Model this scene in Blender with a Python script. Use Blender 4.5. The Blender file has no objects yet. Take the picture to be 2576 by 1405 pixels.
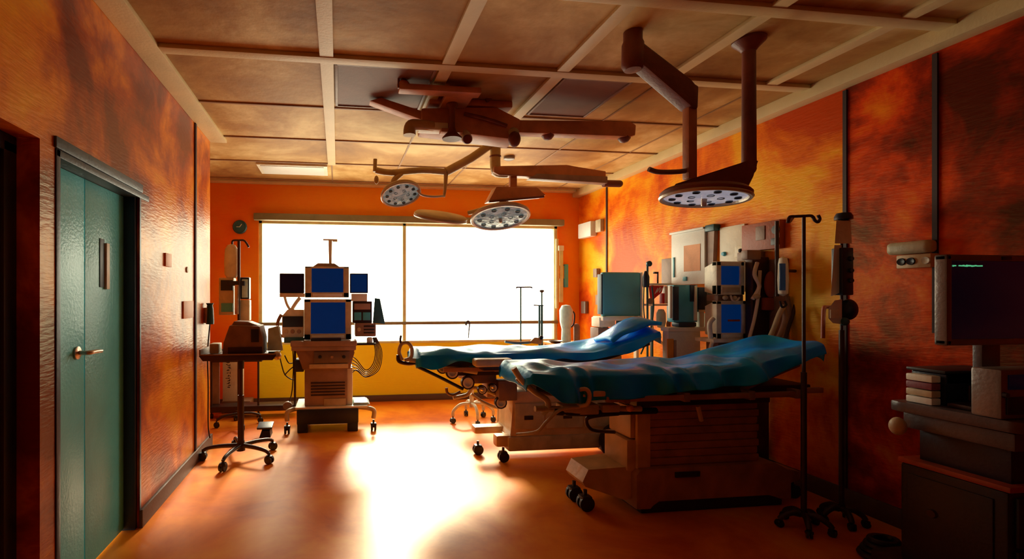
import bpy, bmesh, math, random
from mathutils import Vector, Matrix
random.seed(7)
sc = bpy.context.scene
COL = sc.collection
# ------------------------------------------------------------------ camera maths
F_PX = 1200.0; TH = math.radians(7.3); S_, C_ = math.sin(TH), math.cos(TH)
PPX, HOR, CAMZ = 1004.0, 745.0, 1.41
def _ry(px): return C_*F_PX - S_*(px-PPX)
def X(px, Y): return Y*(S_*F_PX + C_*(px-PPX))/_ry(px)
def Z(px, py, Y): return CAMZ + (HOR-py)*Y/_ry(px)
def P(px, py, Y): return Vector((X(px, Y), Y, Z(px, py, Y)))
WL, WR, YB, CEIL = -1.2, 3.4, 6.4, 2.9
YC = 4.7   # where the left wall ends

# ------------------------------------------------------------------ materials
def _mat(name):
    m = bpy.data.materials.new(name); m.use_nodes = True
    nt = m.node_tree; b = nt.nodes['Principled BSDF']
    return m, nt, b
def mat(name, col, rough=0.5, metal=0.0, var=0.18, scale=6.0, bump=0.08, col2=None, emit=None, estr=0.0, spec=0.5, tint=None, bscale=None, edge=0.25, coat=0.0):
    m, nt, b = _mat(name)
    tc = nt.nodes.new('ShaderNodeTexCoord')
    n = nt.nodes.new('ShaderNodeTexNoise'); n.inputs['Scale'].default_value = scale
    n.inputs['Detail'].default_value = 5; n.inputs['Distortion'].default_value = 0.6
    nt.links.new(tc.outputs['Object'], n.inputs['Vector'])
    r = nt.nodes.new('ShaderNodeValToRGB')
    r.color_ramp.elements[0].position = 0.5-edge; r.color_ramp.elements[1].position = 0.5+edge
    if col2 is None: col2 = tuple(min(1, c*(1+var)) for c in col); c1 = tuple(c*(1-var) for c in col)
    else: c1 = col
    r.color_ramp.elements[0].color = (*c1, 1); r.color_ramp.elements[1].color = (*col2, 1)
    nt.links.new(n.outputs['Fac'], r.inputs['Fac']); nt.links.new(r.outputs['Color'], b.inputs['Base Color'])
    b.inputs['Roughness'].default_value = rough; b.inputs['Metallic'].default_value = metal
    b.inputs['Specular IOR Level'].default_value = spec
    if tint: b.inputs['Specular Tint'].default_value = (*tint, 1)
    b.inputs['Coat Weight'].default_value = coat; b.inputs['Coat Roughness'].default_value = 0.2
    if bump:
        n2 = nt.nodes.new('ShaderNodeTexNoise'); n2.inputs['Scale'].default_value = bscale or 60; n2.inputs['Detail'].default_value = 3
        nt.links.new(tc.outputs['Object'], n2.inputs['Vector'])
        bp = nt.nodes.new('ShaderNodeBump'); bp.inputs['Strength'].default_value = bump; bp.inputs['Distance'].default_value = 0.02
        nt.links.new(n2.outputs['Fac'], bp.inputs['Height']); nt.links.new(bp.outputs['Normal'], b.inputs['Normal'])
    if emit:
        b.inputs['Emission Color'].default_value = (*emit, 1); b.inputs['Emission Strength'].default_value = estr
    return m
def paint(name, stops, scale, rough, spec=0.5, bump=0.15, stretch=(1, 1, 1), coat=0.0, tint=(1, .86, .28)):
    """blotchy, painted plaster: a posterised noise in several paint tones"""
    m, nt, b = _mat(name)
    tc = nt.nodes.new('ShaderNodeTexCoord'); mp = nt.nodes.new('ShaderNodeMapping')
    mp.inputs['Scale'].default_value = stretch
    nt.links.new(tc.outputs['Object'], mp.inputs['Vector'])
    n = nt.nodes.new('ShaderNodeTexNoise'); n.inputs['Scale'].default_value = scale
    n.inputs['Detail'].default_value = 6; n.inputs['Roughness'].default_value = 0.6; n.inputs['Distortion'].default_value = 0.35
    nt.links.new(mp.outputs['Vector'], n.inputs['Vector'])
    r = nt.nodes.new('ShaderNodeValToRGB'); els = r.color_ramp.elements
    els[0].position, els[0].color = stops[0][0], (*stops[0][1], 1)
    els[1].position, els[1].color = stops[-1][0], (*stops[-1][1], 1)
    for p, c in stops[1:-1]:
        e = els.new(p); e.color = (*c, 1)
    nt.links.new(n.outputs['Fac'], r.inputs['Fac']); nt.links.new(r.outputs['Color'], b.inputs['Base Color'])
    b.inputs['Roughness'].default_value = rough; b.inputs['Specular IOR Level'].default_value = spec
    b.inputs['Specular Tint'].default_value = (*tint, 1); b.inputs['Coat Weight'].default_value = coat; b.inputs['Coat Roughness'].default_value = .3
    # canvas-like horizontal ripples
    mp2 = nt.nodes.new('ShaderNodeMapping'); mp2.inputs['Scale'].default_value = (14, 14, 70)
    nt.links.new(tc.outputs['Object'], mp2.inputs['Vector'])
    n2 = nt.nodes.new('ShaderNodeTexNoise'); n2.inputs['Scale'].default_value = 1.0; n2.inputs['Detail'].default_value = 3
    nt.links.new(mp2.outputs['Vector'], n2.inputs['Vector'])
    bp = nt.nodes.new('ShaderNodeBump'); bp.inputs['Strength'].default_value = bump; bp.inputs['Distance'].default_value = 0.02
    nt.links.new(n2.outputs['Fac'], bp.inputs['Height']); nt.links.new(bp.outputs['Normal'], b.inputs['Normal'])
    return m
M = {}
M['wall'] = paint('orange wall paint', [(.38, (.20, .012, .001)), (.47, (.46, .06, .003)), (.56, (.84, .22, .006)), (.68, (1.0, .42, .01))], 1.5, .33, .5)
M['wall_r'] = paint('shaded mottled red orange wall paint', [(.40, (.10, .004, .001)), (.49, (.34, .014, .002)), (.58, (.82, .055, .003)), (.70, (1.0, .22, .006))], 1.8, .38, .3)  # light falloff toward the camera darkened into the right wall's near colour
M['wall_y'] = paint('lit amber wall paint', [(.38, (.60, .05, .003)), (.47, (.90, .18, .005)), (.54, (1.0, .38, .010)), (.66, (1.0, .58, .03))], 1.2, .38, .35)  # same right wall, its brighter far end put into the colour
M['wall_far'] = paint('far wall orange paint', [(.35, (.98, .14, .006)), (.6, (1.0, .30, .012))], .7, .5)
M['wall_lit'] = paint('lower wall paint brightened yellow', [(.3, (1.0, .68, .01)), (.6, (1.0, .86, .03))], .6, .45)  # bounce light under the window painted in as yellow
M['ceil'] = paint('ceiling tile', [(.32, (.28, .11, .03)), (.5, (.52, .28, .085)), (.66, (.84, .62, .28))], 1.1, .55, .25)
M['bar'] = mat('ceiling grid bar', (.72, .56, .28), .5, var=.08, scale=5)
M['darktile'] = mat('dark ceiling panel', (.16, .07, .045), .6, col2=(.25, .11, .07), scale=3)
M['floor'] = paint('glossy orange floor', [(.32, (.62, .09, .004)), (.50, (.90, .22, .008)), (.66, (1.0, .36, .02))], 1.4, .36, .6, bump=.02, tint=(1, .9, .6))
M['base'] = mat('brown skirting', (.10, .05, .03), .5)
M['seamlt'] = mat('brown ceiling joint', (.35, .19, .08), .6, bump=0)
M['seam'] = mat('dark joint', (.03, .008, .006), .6, bump=0)
M['door'] = mat('teal door paint', (.13, .60, .66), .32, var=.2, scale=2.2, bump=.12)
M['doorred'] = mat('dark red door paint', (.40, .05, .01), .45, var=.3, scale=2)
M['frame'] = mat('navy door frame', (.010, .022, .055), .4, bump=.05)
M['frametop'] = mat('slate door frame', (.05, .09, .12), .4)
M['black'] = mat('black plastic', (.012, .010, .014), .45, bump=0)
M['navy'] = mat('dark navy plastic', (.012, .020, .045), .4, var=.3, bump=.05)
M['iron'] = mat('dark brown metal', (.045, .022, .018), .4, .3, bump=.05)
M['tan'] = mat('tan plastic', (.58, .48, .30), .45, var=.25, scale=9)
M['beige'] = mat('beige plastic', (.80, .74, .56), .45, var=.2, scale=9)
M['brown'] = mat('brown plastic', (.26, .15, .10), .5, var=.35, scale=7)
M['brownmid'] = mat('mid brown casing', (.34, .22, .16), .5, var=.3, scale=6)
M['cream'] = mat('cream plastic', (.85, .82, .66), .45, var=.12, scale=6)
M['white'] = mat('white enamel', (.82, .84, .78), .4, var=.06, scale=6)
M['steel'] = mat('brushed steel', (.55, .45, .36), .3, .8, var=.2, scale=12)
M['chrome'] = mat('chrome', (.75, .68, .58), .18, .9, var=.1, bump=0)
M['arm'] = mat('brown lamp arm enamel', (.58, .22, .09), .45, var=.3, scale=6)
M['armdark'] = mat('dark red brown lamp arm', (.20, .050, .030), .45, var=.35, scale=6)
M['armolive'] = mat('olive brown lamp arm', (.52, .34, .13), .45, var=.2, scale=6)
M['wood'] = mat('warm brown metal casing', (.40, .19, .08), .42, var=.4, scale=5, bump=.2, bscale=22)
M['woodlt'] = mat('light tan casing', (.68, .44, .22), .42, var=.3, scale=5, bump=.15, bscale=22)
M['drape'] = mat('blue surgical drape', (.001, .18, 1.0), .30, col2=(.003, .48, 1.0), scale=3.5, bump=.10, bscale=30, spec=.6, tint=(.5, .95, 1))
M['mattress'] = mat('black vinyl mattress', (.015, .02, .045), .4, bump=0)
M['screen'] = mat('dark blue screen', (.001, .006, .03), .35, emit=(.0, .012, .06), estr=.9, spec=.2, bump=0, var=.3, scale=8)
M['screendk'] = mat('unlit dark screen', (.004, .005, .018), .22, bump=0, var=.5, scale=4, emit=(.003, .006, .02), estr=.1)
M['screenteal'] = mat('dark teal screen', (.004, .03, .05), .25, emit=(.0, .02, .04), estr=.3, bump=0, var=.4)
M['teal'] = mat('grey teal panel', (.09, .42, .50), .4, var=.18, scale=4, bump=.1)
M['tealdk'] = mat('deep teal plastic', (.02, .10, .12), .4, var=.3, scale=6)
M['tealbr'] = mat('bright teal casing', (.07, .42, .55), .4, var=.2, scale=6)
M['cyan'] = mat('cyan label', (.03, .42, .65), .4, bump=0)
M['ltblue'] = mat('pale blue film', (.48, .68, .72), .3, var=.2, scale=14)
M['red'] = mat('red box print', (.62, .02, .02), .45, var=.15)
M['lens'] = mat('frosted lamp lens', (.48, .70, .68), .15, col2=(.08, .16, .17), scale=14, bump=.25, bscale=25, edge=.08, emit=(.6, .8, .75), estr=.10)
M['lensb'] = mat('lavender lamp lens', (.85, .88, 1.0), .15, col2=(.35, .34, .50), scale=12, bump=.2, bscale=25, edge=.1, emit=(.85, .85, 1.0), estr=.25)
M['rim'] = mat('pale lamp rim', (.60, .50, .38), .3, .2)
M['orange'] = mat('orange plastic', (.85, .32, .03), .5)
M['paper'] = mat('salmon paper', (.85, .42, .22), .7, var=.15, scale=5)
M['unit'] = mat('rust brown wall unit', (.36, .07, .02), .5, var=.3, scale=4)
M['silver'] = mat('dull silver bezel', (.20, .16, .14), .35, .3)
M['cart'] = mat('dark cart enamel', (.012, .014, .035), .4, var=.35, scale=3, bump=.1)
M['cartlt'] = mat('cart worktop laminate', (.09, .06, .06), .35, var=.35, scale=4)
M['rust'] = mat('rust red cart shelf', (.40, .07, .03), .35, var=.4, scale=7)
M['purple'] = mat('plum carton', (.25, .06, .09), .5)
M['green'] = mat('green screen text', (.1, .5, .2), .5, emit=(.1, .55, .25), estr=.8, bump=0)
M['ink'] = mat('black print', (.02, .015, .015), .6, bump=0)
M['blindrail'] = mat('olive grey blind rail', (.26, .22, .11), .5)
M['winframe'] = mat('pale yellow window frame', (.75, .68, .34), .45)
m, nt, b = _mat('clear window glass'); nt.nodes.remove(b)
_t = nt.nodes.new('ShaderNodeBsdfTransparent'); _g = nt.nodes.new('ShaderNodeBsdfGlossy'); _g.inputs['Roughness'].default_value = .05
_x = nt.nodes.new('ShaderNodeMixShader'); _x.inputs[0].default_value = .05
nt.links.new(_t.outputs[0], _x.inputs[1]); nt.links.new(_g.outputs[0], _x.inputs[2]); nt.links.new(_x.outputs[0], nt.nodes['Material Output'].inputs[0]); M['pane'] = m
m, nt, b = _mat('sunlit lower pane'); b.inputs['Base Color'].default_value = (.8, .8, .7, 1)
b.inputs['Emission Color'].default_value = (1.0, .97, .74, 1); b.inputs['Emission Strength'].default_value = 1.0; M['pane2'] = m
m, nt, b = _mat('clear fluid bag film'); b.inputs['Base Color'].default_value = (.85, .8, .68, 1); b.inputs['Roughness'].default_value = .2
b.inputs['Transmission Weight'].default_value = .55; b.inputs['IOR'].default_value = 1.2; M['film'] = m

# ------------------------------------------------------------------ mesh helpers
class MB:
    def __init__(s): s.bm = bmesh.new()
    def _bev(s, geom, bv, seg=2):
        if bv > 0:
            edges = list({e for f in geom for e in f.edges})
            bmesh.ops.bevel(s.bm, geom=edges, offset=bv, segments=seg, profile=.6, affect='EDGES', clamp_overlap=True)
    def box(s, c, d, rot=None, bv=0.006, seg=2):
        r = bmesh.ops.create_cube(s.bm, size=1.0)
        mtx = Matrix.Translation(Vector(c)) @ (rot if rot is not None else Matrix.Identity(4)) @ Matrix.Diagonal((*d, 1))
        bmesh.ops.transform(s.bm, matrix=mtx, verts=r['verts'])
        fs = list({f for v in r['verts'] for f in v.link_faces})
        s._bev(fs, min(bv, min(d)*.45), seg); return s
    def span(s, x0, x1, y0, y1, z0, z1, bv=0.006, seg=2):
        return s.box(((x0+x1)/2, (y0+y1)/2, (z0+z1)/2), (abs(x1-x0), abs(y1-y0), abs(z1-z0)), bv=bv, seg=seg)
    def pix(s, p0, q0, p1, q1, Y, d, bv=0.006, seg=2):
        pm = (p0+p1)/2
        return s.span(X(p0, Y), X(p1, Y), Y, Y+d, Z(pm, q1, Y), Z(pm, q0, Y), bv, seg)
    def cyl(s, a, b, r0, r1=None, n=20, cap=True):
        a, b = Vector(a), Vector(b); r1 = r0 if r1 is None else r1
        v = b-a; L = v.length
        if L < 1e-6: return s
        r = bmesh.ops.create_cone(s.bm, cap_ends=cap, cap_tris=False, segments=n, radius1=r0, radius2=r1, depth=L)
        q = v.to_track_quat('Z', 'Y').to_matrix().to_4x4()
        bmesh.ops.transform(s.bm, matrix=Matrix.Translation((a+b)/2) @ q, verts=r['verts']); return s
    def ball(s, c, r, sc_=(1, 1, 1), rot=None, n=14):
        g = bmesh.ops.create_uvsphere(s.bm, u_segments=n*2, v_segments=n, radius=r)
        m_ = Matrix.Translation(Vector(c)) @ (rot if rot is not None else Matrix.Identity(4)) @ Matrix.Diagonal((*sc_, 1))
        bmesh.ops.transform(s.bm, matrix=m_, verts=g['verts']); return s
    def tube(s, pts, r, n=10, smooth=5, r1=None):
        pts = [Vector(p) for p in pts]
        if smooth > 1 and len(pts) > 2:
            out = []
            for i in range(len(pts)-1):
                p0 = pts[max(i-1, 0)]; p1 = pts[i]; p2 = pts[i+1]; p3 = pts[min(i+2, len(pts)-1)]
                for k in range(smooth):
                    t = k/smooth
                    out.append(.5*((2*p1)+(p2-p0)*t+(2*p0-5*p1+4*p2-p3)*t*t+(3*p1-p0-3*p2+p3)*t**3))
            out.append(pts[-1]); pts = out
        rings = []; N = len(pts); up = Vector((0, 0, 1)); prev = None
        for i, p in enumerate(pts):
            d = (pts[min(i+1, N-1)]-pts[max(i-1, 0)]).normalized()
            if prev is None:
                a = d.cross(up)
                if a.length < .1: a = d.cross(Vector((1, 0, 0)))
            else:
                a = prev - d*prev.dot(d)
            a.normalize(); prev = a; b_ = d.cross(a)
            rr = r if r1 is None else r+(r1-r)*i/(N-1)
            rings.append([s.bm.verts.new(p+(a*math.cos(2*math.pi*k/n)+b_*math.sin(2*math.pi*k/n))*rr) for k in range(n)])
        for i in range(N-1):
            for k in range(n):
                s.bm.faces.new((rings[i][k], rings[i][(k+1) % n], rings[i+1][(k+1) % n], rings[i+1][k]))
        s.bm.faces.new(rings[0][::-1]); s.bm.faces.new(rings[-1]); return s
    def lathe(s, c, prof, axis=(0, 0, 1), n=36, sx=1.0):
        q = Vector(axis).normalized().to_track_quat('Z', 'Y').to_matrix().to_4x4()
        mt = Matrix.Translation(Vector(c)) @ q
        rings = []
        for r, z in prof:
            if r < 1e-5: rings.append([s.bm.verts.new(mt @ Vector((0, 0, z)))])
            else: rings.append([s.bm.verts.new(mt @ Vector((r*sx*math.cos(2*math.pi*k/n), r*math.sin(2*math.pi*k/n), z))) for k in range(n)])
        for i in range(len(rings)-1):
            a, b_ = rings[i], rings[i+1]
            for k in range(n):
                k2 = (k+1) % n
                if len(a) == 1 and len(b_) == 1: continue
                if len(a) == 1: s.bm.faces.new((a[0], b_[k2], b_[k]))
                elif len(b_) == 1: s.bm.faces.new((a[k], a[k2], b_[0]))
                else: s.bm.faces.new((a[k], a[k2], b_[k2], b_[k]))
        return s
    def prism(s, poly, a0, a1, plane='XY', bv=0.0):
        def pt(p, h):
            return {'XY': (p[0], p[1], h), 'XZ': (p[0], h, p[1]), 'YZ': (h, p[0], p[1])}[plane]
        lo = [s.bm.verts.new(pt(p, a0)) for p in poly]; hi = [s.bm.verts.new(pt(p, a1)) for p in poly]
        fs = [s.bm.faces.new(lo), s.bm.faces.new(hi[::-1])]
        for i in range(len(poly)):
            j = (i+1) % len(poly); fs.append(s.bm.faces.new((lo[i], hi[i], hi[j], lo[j])))
        s._bev(fs, bv); return s
    def hull(s, pts, bv=0.0):
        vs = [s.bm.verts.new(p) for p in pts]
        r = bmesh.ops.convex_hull(s.bm, input=vs)
        fs = [g for g in r['geom'] if isinstance(g, bmesh.types.BMFace)]
        return s
def root_of(o):
    while o.parent is not None: o = o.parent
    return o
def obj(name, mb, m, parent=None, label=None, solid=0, angle=40):
    bmesh.ops.recalc_face_normals(mb.bm, faces=mb.bm.faces[:])
    me = bpy.data.meshes.new(name)
    if parent is not None: mb.bm.transform(Matrix.Translation(-root_of(parent).location))
    mb.bm.to_mesh(me); mb.bm.free()
    for p in me.polygons: p.use_smooth = True
    me.set_sharp_from_angle(angle=math.radians(angle))
    o = bpy.data.objects.new(name, me); COL.objects.link(o)
    me.materials.append(M[m] if isinstance(m, str) else m)
    if parent is not None: o.parent = parent
    if label: o['label'] = label
    return o
def thing(name, label, cat, loc, group=None):
    o = bpy.data.objects.new(name, None); COL.objects.link(o)
    o.location = loc; o.empty_display_size = .05
    o['label'] = label; o['category'] = cat
    if group: o['group'] = group
    return o
def solo(name, mb, m, label, cat, group=None):
    lo = [min(v.co[i] for v in mb.bm.verts) for i in range(3)]; hi = [max(v.co[i] for v in mb.bm.verts) for i in range(3)]
    c = Vector(((lo[0]+hi[0])/2, (lo[1]+hi[1])/2, lo[2]))
    mb.bm.transform(Matrix.Translation(-c))
    o = obj(name, mb, m); o.location = c; o['label'] = label; o['category'] = cat
    if group: o['group'] = group
    return o
def struct(name, mb, m, parent=None):
    o = obj(name, mb, m, parent)
    if parent is None: o['kind'] = 'structure'
    return o
def rotm(ax, deg): return Matrix.Rotation(math.radians(deg), 4, ax)

# ================================================================== SETTING
YN = -2.6
struct('floor', MB().span(-3.3, WR+.1, YN-.1, YB+.12, -.1, 0, bv=0), 'floor')
struct('ceiling', MB().span(-3.3, WR+.3, YN-.3, YB+.3, CEIL, CEIL+.1, bv=0), 'ceil')
D1a, D1b, D1z = 2.23, 3.08, 2.045     # teal door opening
D0a, D0b, D0z = 1.05, 2.105, 2.05     # nearer door opening
w = MB()
w.span(-1.5, WL, YN, D0a, 0, CEIL, bv=0)
w.span(-1.5, WL, D0b, D1a, 0, CEIL, bv=0)
w.span(-1.5, WL, D0a, D0b, D0z, CEIL, bv=0)
w.span(-1.5, WL, D1a, D1b, D1z, CEIL, bv=0)
w.prism([(WL, D1b), (WL, YC), (-1.5, YC), (-1.31, 3.22), (-1.5, 3.22)], 0, CEIL)
w.span(-1.5, -1.22, D1b, 3.25, D1z, CEIL, bv=0)
struct('wall_left', w, 'wall')
struct('wall_alcove', MB().span(-3.2, -1.5, YC-.12, YC, 0, CEIL, bv=0), 'wall')
struct('wall_alcove_end', MB().span(-3.3, -3.2, YC-.12, YB+.1, 0, CEIL, bv=0), 'wall')
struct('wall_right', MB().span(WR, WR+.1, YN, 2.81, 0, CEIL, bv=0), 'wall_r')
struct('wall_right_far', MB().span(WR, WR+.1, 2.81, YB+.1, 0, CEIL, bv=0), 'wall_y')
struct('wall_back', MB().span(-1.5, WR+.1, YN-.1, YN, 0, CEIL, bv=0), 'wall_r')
# far wall with its window opening
wx0, wx1, wz0, wz1 = X(650, YB), 3.08, .78, Z(850, 556, YB)
w = MB()
w.span(-3.2, wx0, YB, YB+.12, 0, CEIL, bv=0); w.span(wx1, WR, YB, YB+.12, 0, CEIL, bv=0)
w.span(wx0, wx1, YB, YB+.12, wz1, CEIL, bv=0)
struct('wall_far', w, 'wall_far')
struct('wall_under_window', MB().span(wx0, wx1, YB, YB+.12, 0, wz0, bv=0), 'wall_lit')
wm = X(1018, YB)
zs = 1.04
# window: emissive sunlit blind panes, frame, rail
win = MB(); t = .045
win.span(wx0, wx1, YB+.02, YB+.10, wz1-t, wz1, .004); win.span(wx0, wx1, YB+.0, YB+.10, wz0, wz0+.03, .004)
win.span(wx0, wx0+t, YB+.02, YB+.10, wz0, wz1, .004); win.span(wx1-t, wx1, YB+.02, YB+.10, wz0, wz1, .004)
win.span(wm-.022, wm+.022, YB+.02, YB+.10, wz0, wz1, .004)
window = bpy.data.objects.new('window_1', None); COL.objects.link(window); window.location = (wx0, YB, wz0); window['kind'] = 'structure'
struct('window_frame', win, 'winframe', window)
for a, b_ in ((wx0+t, wm-.022), (wm+.022, wx1-t)):
    struct('pane', MB().span(a, b_, YB+.06, YB+.08, zs+.03, wz1-t, bv=0), 'pane', window)
    struct('lower_pane', MB().span(a, b_, YB+.06, YB+.08, wz0+.03, zs-.0, bv=0), 'pane', window)
struct('transom', MB().span(wx0, wx1, YB-.02, YB+.09, zs-.012, zs+.03, .004), 'blindrail', window)
struct('blind_rail', MB().span(wx0-.05, wx1+.06, YB-.09, YB-.002, wz1-.015, wz1+.075, .015), 'blindrail', window)
# baseboards
struct('baseboard_left', MB().span(WL, WL+.02, D1b, YC+.02, 0, .11, .004), 'base')
struct('baseboard_left_near', MB().span(WL, WL+.02, D0b, D1a, 0, .11, .004), 'base')
struct('baseboard_far', MB().span(-3.2, WR, YB-.02, YB, 0, .085, .004), 'base')
struct('baseboard_right', MB().span(WR-.02, WR, YN, YB-.02, 0, .12, .004), 'base')
# vertical wall joints
def joint(n, x0, x1, y0, y1, z0, z1): struct(n, MB().span(x0, x1, y0, y1, z0, z1, 0), 'seam')
joint('trim_1', WL, WL+.012, 4.20, 4.235, .11, CEIL-.03)
for k, (yy, z0) in enumerate(((5.69, 1.0), (2.81, .12), (2.32, 1.2))):
    joint('trim_%d' % (k+2), WR-.012, WR, yy-.012, yy+.012, z0, CEIL-.1)
# ceiling perimeter bands and T-bars
struct('trim_5', MB().span(WL, WL+.15, YN, YC+.02, CEIL-.03, CEIL, .004), 'bar')
struct('trim_6', MB().span(WR-.10, WR, YN, YB, CEIL-.09, CEIL, .004), 'bar')
struct('trim_7', MB().span(-3.2, WR-.1, YB-.12, YB, CEIL-.03, CEIL, .004), 'bar')
k = 8
for i in range(1, 6):
    xx = -.835+.765*i
    struct('trim_%d' % k, MB().span(xx-.042, xx+.042, YN, (5.4, 5.4, 3.82, 3.82, 3.04, 3.04)[i], CEIL-.022, CEIL, .003), 'bar'); k += 1
    struct('trim_%d' % k, MB().span(xx-.008, xx+.008, 3.0, YB-.12, CEIL-.006, CEIL, .001), 'seamlt'); k += 1
for i in range(10):
    yy = 3.0+.8*(i-5)
    if yy > YB-.2: continue
    struct('trim_%d' % k, MB().span(WL+.15 if yy < YC else -3.2, WR-.1, yy-(.04 if yy < 3.5 else .012), yy+(.04 if yy < 3.5 else .012), CEIL-(.026 if yy < 3.5 else .010), CEIL, .003), 'bar' if yy < 3.5 else 'seamlt'); k += 1

# doors ---------------------------------------------------------------
struct('trim_30', MB().prism([(WL+.004, D1b), (WL+.004, D1b+.02), (-1.31, 3.24), (-1.31, 3.19)], 0, D1z, 'XY'), 'frame')
struct('trim_31', MB().span(-1.31, WL+.006, D1a-.02, 3.22, D1z-.035, D1z, .004), 'frametop')
struct('trim_32', MB().span(-1.31, WL+.006, D1a-.02, D1a+.012, 0, D1z, .004), 'frame')
struct('trim_33', MB().span(WL, WL+.012, D1a-.03, D1b+.03, D1z, D1z+.05, .004), 'frametop')
door = bpy.data.objects.new('door_1', None); COL.objects.link(door); door.location = (-1.28, 2.3, 0); door['kind'] = 'structure'
def Yat(px, x): # depth where the ray through px meets plane x
    return x/((S_*F_PX + C_*(px-PPX))/_ry(px))
ym = Yat(213, -1.28)
obj('door_leaf', MB().span(-1.31, -1.28, D1a+.012, ym-.004, .012, D1z-.036, .003), 'door', door)
yj = Yat(311, -1.28)
obj('door_leaf', MB().span(-1.31, -1.28, ym+.004, yj, .012, D1z-.036, .003), 'door', door)
obj('door_jamb', MB().span(-1.31, -1.215, yj, 3.2, .0, D1z-.030, .004), 'frame', door)
yv0, yv1 = Yat(250, -1.28), Yat(270, -1.28)
vz0, vz1 = 1.41+(745-722)*1.28/590, 1.41+(745-600)*1.28/590
obj('vision_panel', MB().span(-1.281, -1.276, yv0, yv0+(yv1-yv0)*.55, vz0, vz1, .001), 'black', door)
obj('vision_bead', MB().span(-1.281, -1.266, yv0+(yv1-yv0)*.6, yv1, vz0-.01, vz1-.02, .003), 'cream', door)
yh = Yat(212, -1.25); zh = 1.41-(885-745)*1.40/_ry(212)*1.0
zh = CAMZ+(745-885)*(1.26/abs(S_*F_PX+C_*(212-PPX)))
h = MB(); h.lathe((-1.28, yh-.01, zh), [(0, 0), (.032, 0), (.032, .008), (.02, .014), (0, .014)], (1, 0, 0), 20)
h.tube([(-1.27, yh-.01, zh), (-1.225, yh-.01, zh), (-1.215, yh+.04, zh), (-1.218, yh+.10, zh-.004)], .011)
obj('handle', h, 'steel', door)
door0 = bpy.data.objects.new('door_2', None); COL.objects.link(door0); door0.location = (-1.4, 1.6, 0); door0['kind'] = 'structure'
obj('door_leaf', MB().span(-1.36, -1.32, D0a, D0b-.01, .01, D0z-.01, .003), 'doorred', door0)
obj('door_frame', MB().span(-1.33, -1.285, D0b-.075, D0b-.001, 0, D0z-.03, .003).span(-1.33, -1.285, D0a, D0b, D0z-.07, D0z-.001, .003), 'frame', door0)

# dark ceiling panels, recessed fixture, vents
def cpanel(lab, x0, x1, y0, y1, m='darktile', name='ceiling_vent'):
    t_ = thing(name, lab, 'vent' if 'vent' in name else 'light fixture', ((x0+x1)/2, (y0+y1)/2, CEIL-.02))
    obj('frame', MB().span(x0, x1, y0, y0+.02, CEIL-.018, CEIL).span(x0, x1, y1-.02, y1, CEIL-.018, CEIL).span(x0, x0+.02, y0, y1, CEIL-.018, CEIL).span(x1-.02, x1, y0, y1, CEIL-.018, CEIL), 'bar' if m != 'darktile' else 'brown', t_)
    obj('panel', MB().span(x0+.02, x1-.02, y0+.02, y1-.02, CEIL-.010, CEIL-.001, 0), m, t_)
    return t_
cpanel('large dark brown ceiling panel above the middle of the room, left of the boom', -.02, .64, 3.05, 3.74)
cpanel('smaller dark brown ceiling panel between grid bars, right of the boom', 1.52, 2.02, 3.05, 3.72)
lt = thing('ceiling_light', 'long flat ceiling light fixture near the far window, on the left', 'light fixture', (-.5, 5.55, CEIL-.03))
obj('housing', MB().span(-.9, -.12, 5.44, 5.85, CEIL-.03, CEIL-.001, .006), 'cream', lt)
obj('diffuser', MB().span(-.86, -.16, 5.47, 5.82, CEIL-.036, CEIL-.029, .002), 'white', lt)

# ================================================================== CASTERS
def caster(x, y, r, parent, m='black', axis=(1, 0, 0), fork=True):
    a = Vector(axis).normalized()
    b = MB()
    for s_ in (-1, 1):
        c = Vector((x, y, r))+a*s_*r*.42
        b.cyl(c-a*r*.22, c+a*r*.22, r, r*.96, 20)
    b.cyl(Vector((x, y, r))-a*r*.5, Vector((x, y, r))+a*r*.5, r*.3, n=10)
    b.box((x, y, r*1.55), (r*1.5, r*1.5, r*.9), bv=r*.35)
    b.cyl((x, y, r*1.8), (x, y, r*2.7), r*.25, n=10)
    return obj('caster', b, m, parent)
def star_base(root, cx, cy, R_, n, a0, hub_z, m='iron', rc=.035, end_z=None):
    """n curved legs with casters"""
    end_z = end_z or rc*2.6
    for k in range(n):
        a = a0+2*math.pi*k/n; ca, sa = math.cos(a), math.sin(a)
        leg = MB().tube([(cx+ca*.02, cy+sa*.02, hub_z), (cx+ca*R_*.5, cy+sa*R_*.5, hub_z*.92+.01), (cx+ca*R_*.85, cy+sa*R_*.85, end_z+.012), (cx+ca*R_, cy+sa*R_, end_z-.01)], .020, 10, 5, .014)
        lg = obj('leg', leg, m, root)
        caster(cx+ca*R_, cy+sa*R_, rc, lg, 'black', (-sa, ca, 0))

# ================================================================== LEFT TABLE (adjustable, five casters)
tx, ty = X(606, 4.30), 4.30
TT = thing('instrument_table', 'dark adjustable instrument table on a five-caster base by the left wall', 'table', (tx, ty, 0))
star_base(TT, tx, ty, .315, 5, math.radians(-105), .115, 'iron', .036)
obj('hub', MB().cyl((tx, ty, .07), (tx, ty, .16), .038, .03), 'iron', TT)
ztt = Z(606, 893, 4.1)
obj('pole', MB().cyl((tx, ty, .12), (tx, ty, .55), .027).cyl((tx, ty, .55), (tx, ty, ztt), .017), 'iron', TT)
obj('collar', MB().cyl((tx, ty, ztt-.14), (tx, ty, ztt-.04), .026, .03), 'black', TT)
x0, x1 = tx-.295, tx+.325
top = MB(); top.prism([(x0+.03, ztt-.045), (x1-.03, ztt-.045), (x1, ztt-.005), (x1, ztt), (x0, ztt), (x0, ztt-.005)], ty-.2, ty+.2, 'XZ', .006)
obj('tray', top, 'iron', TT)
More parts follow.
